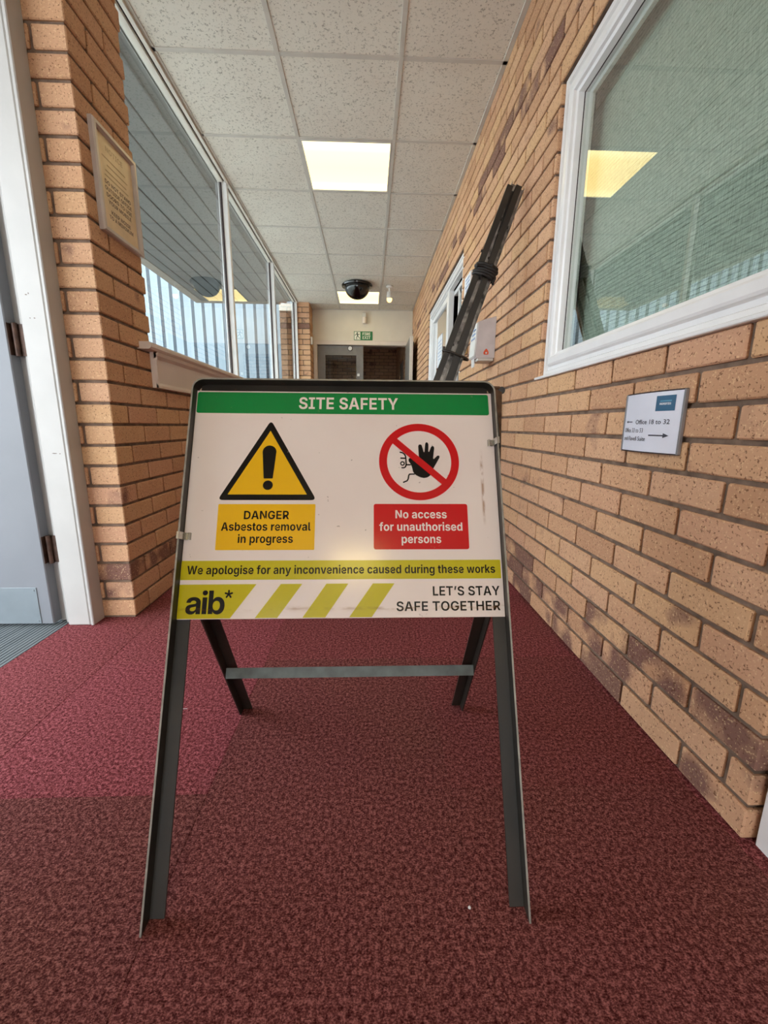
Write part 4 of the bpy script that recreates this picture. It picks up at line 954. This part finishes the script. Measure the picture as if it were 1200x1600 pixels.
mb = MB(); loop = [cpt-foot+side*(0.062*math.cos(q))+dep*(0.024*math.sin(q)+0.004) for q in [2*math.pi*i/20 for i in range(21)]]; mb.tube(loop, 0.005, 8); mb.build('binding', 'steel', t, smooth=60)

# ---- wall dispenser, notices and switch on the right wall
t = thing('wall_dispenser', 'pale boxy wall dispenser with an orange flame mark beside the metal strips', 'dispenser', (XR, 2.37, 1.09))
b_ = MB()
b_.prism([(0, 0.020), (-0.098, 0.018), (-0.104, 0.030), (-0.094, 0.198), (-0.088, 0.206), (0, 0.232)], None, lambda a, b: (a, 0.0, b), lambda a, b: (a, 0.115, b)); b_.build('body', 'lilac_plastic', t)
b_ = MB(); b_.box(-0.090, -0.004, 0.002, 0.112, 0.004, 0.020, 0.003); b_.build('tray', 'tbar', t)
b_ = MB(); b_.prism([(-0.106, 0.024), (-0.112, 0.032), (-0.100, 0.200), (-0.092, 0.203)], None, lambda a, b: (a, 0.004, b), lambda a, b: (a, 0.125, b)); cv = b_.build('front_cover', 'white_plastic', t)
b_ = MB()
for i in range(3): b_.box(-0.1085+0.0009*i, -0.1035, 0.02, 0.10-0.015*i, 0.120+0.022*i, 0.127+0.022*i)
b_.build('front_label', 'text_blue', t)
b_ = MB(); b_.prism([(-0.102, 0.022), (-0.096, 0.020), (-0.094, -0.020), (-0.100, -0.022)], None, lambda a, b: (a, 0.05, b), lambda a, b: (a, 0.10, b)); b_.build('pull_tab', 'white_plastic', t)
mx = axes((-0.060, -0.0005, 0.036), (1, 0, 0), (0, 0, 1))
b_ = MB(); poly(b_, round_poly([(0, 0), (0.026, 0), (0.028, 0.012), (0.020, 0.026), (0.013, 0.032), (0.006, 0.024), (-0.002, 0.012)], 0.006), 0.0); poly(b_, circle(0.014, 0.009, 0.005, 14), 0.0004, 1); decal(b_, 'flame_mark', ['orange', 'white_plastic'], t, mx)
b_ = MB(); b_.box(XR-0.012, XR, 2.985, 3.165, 1.598, 1.752, 0.001)
t = tag(b_.build('wall_notice', 'paper'), 'white notice with blue print on the right wall behind the metal strips', 'notice')
b_ = MB()
for i in range(5): b_.box(XR-0.0127, XR-0.012, 3.01, 3.13-0.02*(i % 2), 1.72-0.024*i, 1.731-0.024*i)
b_.build('printed_lines', 'text_blue', t)
b_ = MB(); b_.box(XR-0.022, XR, 3.02, 3.13, 1.236, 1.330, 0.004)
tag(b_.build('switch_box', 'tan'), 'small tan box on the right wall behind the pale dispenser', 'switch')

# ---- curved office direction sign
t = thing('direction_sign', 'pale curved office direction sign with black arrows under the near window', 'sign', matrix=axes((XR, 1.103, 0.684), (0, -1, 0), (0, 0, 1)))
SW, SH = 0.204, 0.141
def bow(x): return 0.006+0.012*(1-((x-SW/2)/(SW/2))**2)
mb = MB(); N_ = 18
for i in range(N_):
    x0, x1 = SW*i/N_, SW*(i+1)/N_
    mb.prism([(x0, 0.004), (x1, 0.004), (x1, bow(x1)), (x0, bow(x0))], None, lambda a, b: (a, 0.002, b), lambda a, b: (a, SH-0.002, b))
mb.build('sheet', 'sign_sheet', t)
mb = MB(); mb.box(SW-0.003, SW+0.003, 0, SH, 0, 0.0080, 0.001); mb.build('side_clip', 'clip_grey', t)
mb = MB(); mb.box(-0.003, 0.003, 0, SH, 0, 0.0080, 0.001); mb.build('side_clip', 'clip_grey', t)
for ya, yb in ((-0.001, 0.002), (SH-0.002, SH+0.001)):
  mb = MB()
  for i in range(N_):
    x0, x1 = SW*i/N_, SW*(i+1)/N_
    mb.prism([(x0, 0.0), (x1, 0.0), (x1, bow(x1)+0.0005), (x0, bow(x0)+0.0005)], None, lambda a, b: (a, ya, b), lambda a, b: (a, yb, b))
  mb.build('rim', 'gasket', t)
SWARP = lambda X, Y: (X, Y, bow(X)+0.0006)
def grid_rect(mb, x0, x1, y0, y1, lift, mi=0, n=6):
    for i in range(n):
        a, b = x0+(x1-x0)*i/n, x0+(x1-x0)*(i+1)/n
        mb.quad([(a, y0, bow(a)+lift), (b, y0, bow(b)+lift), (b, y1, bow(b)+lift), (a, y1, bow(a)+lift)], mi)
mb = MB(); grid_rect(mb, 0.130, 0.184, 0.096, 0.130, 0.0004); mb.build('logo_square', 'logo_blue', t, fix=False)
mb = MB(); put_text(mb, 'PROPERTIES', 'bold', 0.141, 0.173, 0.1095, 0, 0, 0.0045, warp=SWARP); grid_rect(mb, 0.142, 0.174, 0.1165, 0.1195, 0.0006, 1); mb.build('logo_lettering', ['paper', 'logo_light'], t, fix=False)
def gill(mb, s, x0, x1, base, off=0.008):
    """humanist lettering of the default font, fitted between x0 and x1"""
    cu = bpy.data.curves.new('lettering', 'FONT'); cu.body = s; cu.size = 1.0; cu.offset = off; cu.resolution_u = 3
    o = bpy.data.objects.new('lettering', cu); COL.objects.link(o)
    me = bpy.data.meshes.new_from_object(o)
    xs_ = [v.co.x for v in me.vertices]; a, b = min(xs_), max(xs_); k = (x1-x0)/(b-a); n = len(mb.v)
    for v in me.vertices: mb.v.append(SWARP(x0+(v.co.x-a)*k, base+v.co.y*0.0150))
    for p in me.polygons: mb.f.append(tuple(n+i for i in p.vertices)); mb.mi.append(0)
    bpy.data.objects.remove(o); bpy.data.curves.remove(cu); bpy.data.meshes.remove(me)
mb = MB(); gill(mb, 'Office 18 to 32', 0.062, 0.176, 0.067); gill(mb, 'Office 33 to 53', 0.010, 0.096, 0.047, 0.0); gill(mb, 'and Flavell Suite', 0.010, 0.108, 0.027, 0.0)
mb.build('lettering', 'text_grey', t, fix=False)
for tip, back, y, hh, s0, s1, th in ((0.014, 0.024, 0.0725, 0.0035, 0.022, 0.046, 0.001), (0.178, 0.162, 0.041, 0.0055, 0.118, 0.166, 0.0015)):
    mb = MB(); grid_rect(mb, s0, s1, y-th, y+th, 0.0006); mb.quad([(tip, y, bow(tip)+0.0006), (back, y+hh, bow(back)+0.0006), (back, y-hh, bow(back)+0.0006)])
    mb.build('arrow', 'text_grey', t, fix=False)

# ---- framed notice on the brick pillar
FW, FH = 0.257, 0.333
t = thing('framed_notice', 'small framed notice asking for quiet hung on the left brick pillar', 'notice', matrix=axes((XL, 1.608, 1.388), (0, 1, 0), (0, 0, 1)))
mb = MB(); n_prof = [(0, 0), (0, 0.014), (0.004, 0.019), (0.014, 0.019), (0.020, 0.012), (0.020, 0.004)]
ring(mb, 0, FW, 0, FH, n_prof, lambda u, z, d_: (u, z, d_)); mb.build('frame', 'silver_frame', t)
mb = MB(); mb.box(0.018, FW-0.018, 0.018, FH-0.018, 0.003, 0.006); mb.build('paper', 'cream_paper', t)
mb = MB()
for s, x0, x1, b_y in (('DO NOT STAND', 0.052, 0.212, 0.166), ('OUTSIDE OFFICE', 0.050, 0.214, 0.146), ('DOORS TO USE', 0.054, 0.212, 0.126), ('YOUR MOBILE', 0.062, 0.204, 0.106), ('KEEP NOISE', 0.072, 0.194, 0.076), ('TO A MINIMUM', 0.058, 0.208, 0.058)): put_text(mb, s, 'bold', x0, x1, b_y, 0.0063, 0, 0.0125)
decal(mb, 'lettering', 'text_brown', t)
mb = MB(); put_text(mb, 'NOTICE', 'bold', 0.075, 0.180, 0.272, 0.0063, 0, 0.017)
for x0, x1, y in ((0.050, 0.190, 0.246), (0.075, 0.200, 0.226), (0.062, 0.190, 0.206), (0.056, 0.200, 0.190)): poly(mb, [(x0, y), (x1, y), (x1, y+0.005), (x0, y+0.005)], 0.0063)
decal(mb, 'glare_washed_lettering', 'text_faint', t)

# ---- crumbs on the carpet
for x, y, r, w_ in ((0.158, 0.512, 0.0026, 'beside the right front leg of the safety sign'), (-0.745, 0.70, 0.0022, 'at the left edge of the carpet')):
    mb = MB(); mb.lathe([(r*0.5, 0.0), (r, r*0.5), (r*0.7, r*1.2), (r*0.2, r*1.5)], (x, y, 0), 'z', 7)
    tag(mb.build('paper_crumb', 'paper'), 'tiny white paper crumb on the carpet '+w_, 'crumb', None)
mb = MB(); mb.tube([(-0.520, 0.985, 0.003), (-0.500, 0.994, 0.005), (-0.482, 0.998, 0.003)], 0.0007, 6)
tag(mb.build('thread', 'paper'), 'short pale thread lying on the carpet left of the safety sign', 'thread')

# ================================================================== THE SAFETY SIGN
KS = 0.435; LS = math.hypot(1, KS); FLN = 0.0215
Y0P = 0.488+FLN*LS
SM = axes((0, Y0P, 0), (1, 0, 0), (0, KS, 1))          # x across, y up the slope, z out of the face
sign = thing('safety_sign', 'free standing black steel site safety sign on the burgundy carpet', 'sign', (-0.046, 0.72, 0))
SL = Matrix.Translation(Vector((0.046, -0.72, 0))) @ SM
FX0, FX1, FT = -0.3385, 0.2475, 0.896
WEB, TH = 0.0255, 0.003
def cutz(x, t_, n):      # slope coordinate where the member meets the floor
    return max(t_, (-n*KS)/1.0+0.0005) if t_ < 0.02 else t_
def front_leg(xo, sgn):
    mb = MB(); tb = 0.0
    top_t = FT-0.022
    web = [(xo, -TH), (xo+sgn*WEB, -TH), (xo+sgn*WEB, 0), (xo+sgn*TH, 0), (xo+sgn*TH, FLN-0.0008), (xo, FLN-0.0008)]
    mb.prism(web, None, lambda a, b: (a, -b*KS+0.0005, b), lambda a, b: (a, top_t, b), 0)
    edge = [(xo, FLN-0.0008), (xo+sgn*TH, FLN-0.0008), (xo+sgn*TH, FLN), (xo, FLN)]
    mb.prism(edge, None, lambda a, b: (a, -b*KS+0.0005, b), lambda a, b: (a, top_t, b), 1)
    return mb.build('leg', ['steel', 'steel_edge'], sign, SL)
front_leg(FX0, 1); front_leg(FX1, -1)
# top rail with bent corners
mb = MB(); R0 = 0.022
def arc(r, seg=8):
    pts = [(FX0+R0-r*math.cos(math.radians(90*k/seg)), FT-R0+r*math.sin(math.radians(90*k/seg))) for k in range(seg+1)]
    return pts+[(FX1-R0+r*math.sin(math.radians(90*k/seg)), FT-R0+r*math.cos(math.radians(90*k/seg))) for k in range(seg+1)]
O_, I_, W_ = arc(R0), arc(R0-TH), None
def strip(mb, A, Bp, z0, z1, mi):
    n = len(mb.v); k = len(A)
    for (x, y) in A: mb.v.append((x, y, z0))
    for (x, y) in A: mb.v.append((x, y, z1))
    for (x, y) in Bp: mb.v.append((x, y, z0))
    for (x, y) in Bp: mb.v.append((x, y, z1))
    for i in range(k-1):
        for q in ((i, i+1, k+i+1, k+i), (2*k+i, 3*k+i, 3*k+i+1, 2*k+i+1), (k+i, k+i+1, 3*k+i+1, 3*k+i), (i, 2*k+i, 2*k+i+1, i+1)):
            mb.f.append(tuple(n+a for a in q)); mb.mi.append(mi)
    for e in (0, k-1): mb.f.append((n+e, n+k+e, n+3*k+e, n+2*k+e)); mb.mi.append(mi)
strip(mb, O_, I_, -TH, FLN-0.0008, 0); strip(mb, O_, I_, FLN-0.0008, FLN, 1)
mb.box(FX0+0.01, FX1-0.01, FT-WEB, FT-0.002, -TH, 0)
mb.build('top_rail', ['steel', 'steel_edge'], sign, SL)
# rear frame: swings out at the back from the top
RB0, RB1 = Vector((-0.3365, 1.000, 0)), Vector((0.2500, 1.000, 0))
RT0, RT1 = Vector((-0.3345, 0.752, 0.468)), Vector((0.2480, 0.752, 0.468))
rax = (RT0-RB0).normalized(); rfw = Vector((0, -rax.z, rax.y)).normalized()
if rfw.y > 0: rfw = -rfw
OFF = Vector((0.046, -0.72, 0))
def rear_leg(b, t_, sgn):
    mb = MB(); FL = 0.024
    prof = [(0, 0), (0, FL), (sgn*TH, FL), (sgn*TH, TH), (sgn*WEB, TH), (sgn*WEB, 0)]
    def at(p, x, n, floor):
        q = p+Vector((x, 0, 0))+rfw*n
        if floor: q = q+rax*((0.0005-q.z)/rax.z)
        return q+OFF
    mb.prism(prof, None, lambda x, n: at(b, x, n, True), lambda x, n: at(t_, x, n, False))
    return mb.build('leg', 'steel', sign)
rear_leg(RB0, RT0, 1); rear_leg(RB1, RT1, -1)
def rp(s, x, n): return RB0.lerp(RT0, s)+Vector((x, 0, 0))+rfw*n+OFF
mb = MB()
sb = 0.425
a0, a1 = rp(sb, 0.010, 0.027), RB1.lerp(RT1, sb)+Vector((-0.006, 0, 0))+rfw*0.027+OFF
bu, bn = Vector((0, 0.42, 0.9075)), Vector((0, -0.9075, 0.42))
mb.prism([(-0.0115, 0), (0.0115, 0), (0.0115, 0.004), (-0.0115, 0.004)], None, lambda u, n: a0+bu*u+bn*(n-0.002), lambda u, n: a1+bu*u+bn*(n-0.002))
mb.build('crossbar', 'steel_bar', sign)
mb = MB()
a0, a1 = rp(0.985, 0.0, 0), RB1.lerp(RT1, 0.985)+OFF
mb.prism([(-0.012, 0), (0.012, 0), (0.012, 0.003), (-0.012, 0.003)], None, lambda u, n: a0+rax*u+rfw*n, lambda u, n: a1+rax*u+rfw*n)
mb.build('rear_rail', 'steel', sign)
# pivot plates at the sides, and the folded rusty bracket behind the top right corner
for sgn, xo, q in ((1, FX0, RT0+OFF), (-1, FX1, RT1+OFF)):
    mb = MB(); p = SL @ Vector((xo, 0.50, -0.004))
    mb.prism([(p.y+0.002, p.z+0.012), (q.y+0.012, q.z+0.004), (q.y+0.016, q.z-0.030), (p.y-0.004, p.z-0.026)], None, lambda y, z: (xo+OFF.x+sgn*0.0045, y, z), lambda y, z: (xo+OFF.x+sgn*0.0075, y, z))
    part_label(mb.build('pivot_plate', 'rust', sign), 'brown rusty pivot plate')
mb = MB()
ba, bb = SL @ Vector((FX1, FT+0.000, -0.004)), SL @ Vector((FX1, 0.725, -0.004))
def bent(x, y): return lambda a, b: (ba.x+a, ba.y+b, ba.z)
prof = [(0.000, 0.004), (0.026, 0.010), (0.029, 0.034), (0.025, 0.034), (0.022, 0.014), (-0.002, 0.009)]
mb.prism(prof, None, lambda a, b: (ba.x+a, ba.y+b, ba.z), lambda a, b: (bb.x+a*0.45, bb.y+b, bb.z))
mb.box(ba.x-0.014, ba.x+0.020, ba.y+0.004, ba.y+0.034, ba.z-0.002, ba.z+0.003, 0.001)
part_label(mb.build('bracket', 'rust', sign), 'brown rusty bracket')
mb = MB(); mb.tube([(ba.x+0.024, ba.y+0.006, ba.z-0.005), (ba.x+0.025, ba.y+0.034, ba.z-0.003)], 0.0075, 12)
mb.tube([(ba.x+0.008, ba.y+0.004, ba.z-0.012), (bb.x+0.006, bb.y+0.006, bb.z+0.04)], 0.0025, 8)
mb.build('bracket_pin', 'steel', sign)

# the printed panel
PX0, PX1, PT0, PT1 = -0.3385, 0.2475, 0.4445, 0.8785
mb = MB(); mb.box(PX0+0.0035, PX1-0.0035, PT0, PT1, 0.0005, 0.0035, 0.0006)
panel = part_label(mb.build('panel', 'panel', sign, SL), 'white printed sign panel')
Z1, Z2, Z3, Z4 = 0.0038, 0.0041, 0.0044, 0.0047
def dk(mb, name, mats): return decal(mb, name, mats, panel)
mb = MB(); poly(mb, rrect(-0.333, 0.2375, 0.8315, 0.8755, 0.004), Z1); dk(mb, 'green_banner', 'v_green')
mb = MB(); put_text(mb, 'SITE SAFETY', 'bold', -0.138, 0.058, 0.8415, Z2, 0, 0.0245); dk(mb, 'banner_lettering', 'v_white')
# warning triangle
tcx = -0.1890
mb = MB()
poly(mb, round_poly([(tcx, 0.8175), (-0.2800, 0.6585), (-0.0980, 0.6585)], 0.010, 5), Z1, 0)
poly(mb, [(tcx, 0.7955), (-0.2622, 0.6692), (-0.1158, 0.6692)], Z2, 1)
ex = [(tcx+0.0130*math.cos(math.radians(a)), 0.7525+0.0130*math.sin(math.radians(a))) for a in range(0, 181, 12)]
ex += [(tcx-0.0075+0.0012*math.cos(math.radians(a)), 0.7035+0.0035*math.sin(math.radians(a))) for a in range(180, 271, 30)]+[(tcx+0.0075+0.0012*math.cos(math.radians(a)), 0.7035+0.0035*math.sin(math.radians(a))) for a in range(270, 361, 30)]
poly(mb, ex, Z3, 0); poly(mb, circle(tcx, 0.6870, 0.0092, 28), Z3, 0)
dk(mb, 'warning_triangle', ['v_black', 'v_yellow'])
mb = MB(); poly(mb, rrect(-0.2775, -0.0995, 0.5655, 0.6510, 0.002), Z1); dk(mb, 'yellow_caption', 'v_yellow')
mb = MB(); put_text(mb, 'DANGER', 'bold', -0.231, -0.147, 0.6225, Z2, 0, 0.0155); put_text(mb, 'Asbestos removal', 'bold', -0.270, -0.107, 0.6010, Z2, 0, 0.0155); put_text(mb, 'in progress', 'bold', -0.239, -0.138, 0.5785, Z2, 0, 0.0155); dk(mb, 'danger_lettering', 'v_black')
# prohibition symbol
pcx, pcy, RO, RI = 0.0962, 0.7355, 0.0770, 0.0618
mb = MB()
poly(mb, circle(pcx, pcy, RO, 72), Z1, 0, [circle(pcx, pcy, RI, 72)])
def hp(px, py): return (0.019+(px-80)*0.155/832, 0.812-(py-158)*0.152/785)
hand = [(383, 540), (392, 520), (415, 520), (470, 560), (494, 540), (488, 395), (494, 380), (508, 376), (524, 382), (545, 460), (552, 455), (562, 365), (574, 352), (588, 358), (596, 375), (592, 452), (600, 455), (622, 402), (636, 392), (650, 396), (655, 412), (640, 525), (648, 530), (682, 496), (697, 491), (708, 500), (706, 516), (668, 580), (640, 625), (615, 690), (580, 718), (540, 727), (500, 718), (455, 695), (430, 665), (418, 610), (405, 580), (390, 562)]
poly(mb, round_poly([hp(*p) for p in hand], 0.0022, 3), Z2, 1)
for line in ([(300, 460), (325, 466), (345, 482), (355, 505), (358, 540), (360, 590), (352, 612), (338, 621), (316, 621)], [(306, 521), (356, 523)], [(362, 590), (402, 590)], [(440, 686), (392, 687), (384, 700), (378, 735), (366, 755), (330, 769)]): stroke(mb, [hp(*p) for p in line], 0.0026, Z2, 1)
eye = hp(322, 577); poly(mb, circle(*eye, 0.0046, 20), Z2, 1, [circle(*eye, 0.0022, 16)])
d_ = RI*0.999; dx = dy = None
sw = 0.0066; u = Vector((1, -0.88)).normalized(); nrm = Vector((-u.y, u.x)); cc = Vector((pcx, pcy))
A = [cc-u*0.066+nrm*sw, cc-u*0.066-nrm*sw, cc+u*0.066-nrm*sw, cc+u*0.066+nrm*sw]
poly(mb, [(p.x, p.y) for p in A], Z3, 0)
dk(mb, 'prohibition_symbol', ['v_red', 'v_black'])
mb = MB(); poly(mb, rrect(0.0088, 0.1850, 0.5660, 0.6515, 0.004), Z1); dk(mb, 'red_caption', 'v_red')
mb = MB(); put_text(mb, 'No access', 'bold', 0.048, 0.146, 0.6240, Z2, 0, 0.0155); put_text(mb, 'for unauthorised', 'bold', 0.019, 0.175, 0.6005, Z2, 0, 0.0155); put_text(mb, 'persons', 'bold', 0.059, 0.134, 0.5775, Z2, 0, 0.0155); dk(mb, 'access_lettering', 'v_white')
# apology line
mb = MB(); poly(mb, rrect(-0.3345, 0.2410, 0.5125, 0.5465, 0.001), Z1); dk(mb, 'lime_banner', 'v_lime')
mb = MB(); put_text(mb, 'We apologise for any inconvenience caused during these works', 'bold', -0.324, 0.231, 0.5225, Z2, 0, 0.0150); dk(mb, 'apology_lettering', 'v_black')
# chevron stripes
for q in ([(-0.3345, 0.5045), (-0.200, 0.5048), (-0.243, 0.4460), (-0.3345, 0.4455)], [(-0.157, 0.5048), (-0.119, 0.5048), (-0.161, 0.446), (-0.200, 0.446)], [(-0.076, 0.5048), (-0.037, 0.5048), (-0.077, 0.446), (-0.117, 0.446)], [(0.007, 0.5048), (0.046, 0.5048), (0.005, 0.446), (-0.035, 0.446)]):
    mb = MB(); poly(mb, q, Z1); dk(mb, 'lime_stripe', 'v_lime')
mb = MB(); put_text(mb, 'aib', 'logo', -0.3225, -0.2520, 0.4535, Z2, 0, 0.0405, track=-52)
for k in range(5): 
    a = math.radians(90+72*k); stroke(mb, [(-0.2475, 0.4875), (-0.2475+0.0062*math.cos(a), 0.4875+0.0062*math.sin(a))], 0.0030, Z2)
dk(mb, 'logo_lettering', 'v_black')
mb = MB(); put_text(mb, 'LET’S STAY', 'medium', 0.1135, 0.2370, 0.4825, Z2, 0, 0.0165); put_text(mb, 'SAFE TOGETHER', 'medium', 0.0480, 0.2365, 0.4560, Z2, 0, 0.0165); dk(mb, 'slogan_lettering', 'v_black')
# spring clips
for xe, sgn, tt in ((FX1, 1, 0.7725), (FX0, -1, 0.5905)):
    mb = MB(); w_ = 0.0065
    pr = [(-0.017, 0.0036), (-0.0165, 0.0075), (-0.0135, 0.0095), (-0.0115, 0.0062), (-0.008, 0.0058), (-0.006, 0.0150), (-0.003, 0.0235), (0.001, 0.0240), (0.0022, 0.018), (0.0022, 0.006)]
    th = 0.0011
    outer = [(xe+sgn*a, b) for a, b in pr]; inner = [(xe+sgn*(a-0.0002), b-th) if b < 0.02 else (xe+sgn*(a-th*0.4), b-th) for a, b in pr]
    for (a, b, c, e) in zip(outer[:-1], outer[1:], inner[1:], inner[:-1]):
        mb.prism([a, b, c, e], None, lambda x, z: (x, tt-w_, z), lambda x, z: (x, tt+w_, z))
    part_label(mb.build('spring_clip', 'zinc', sign, SL), 'shiny zinc spring clip')
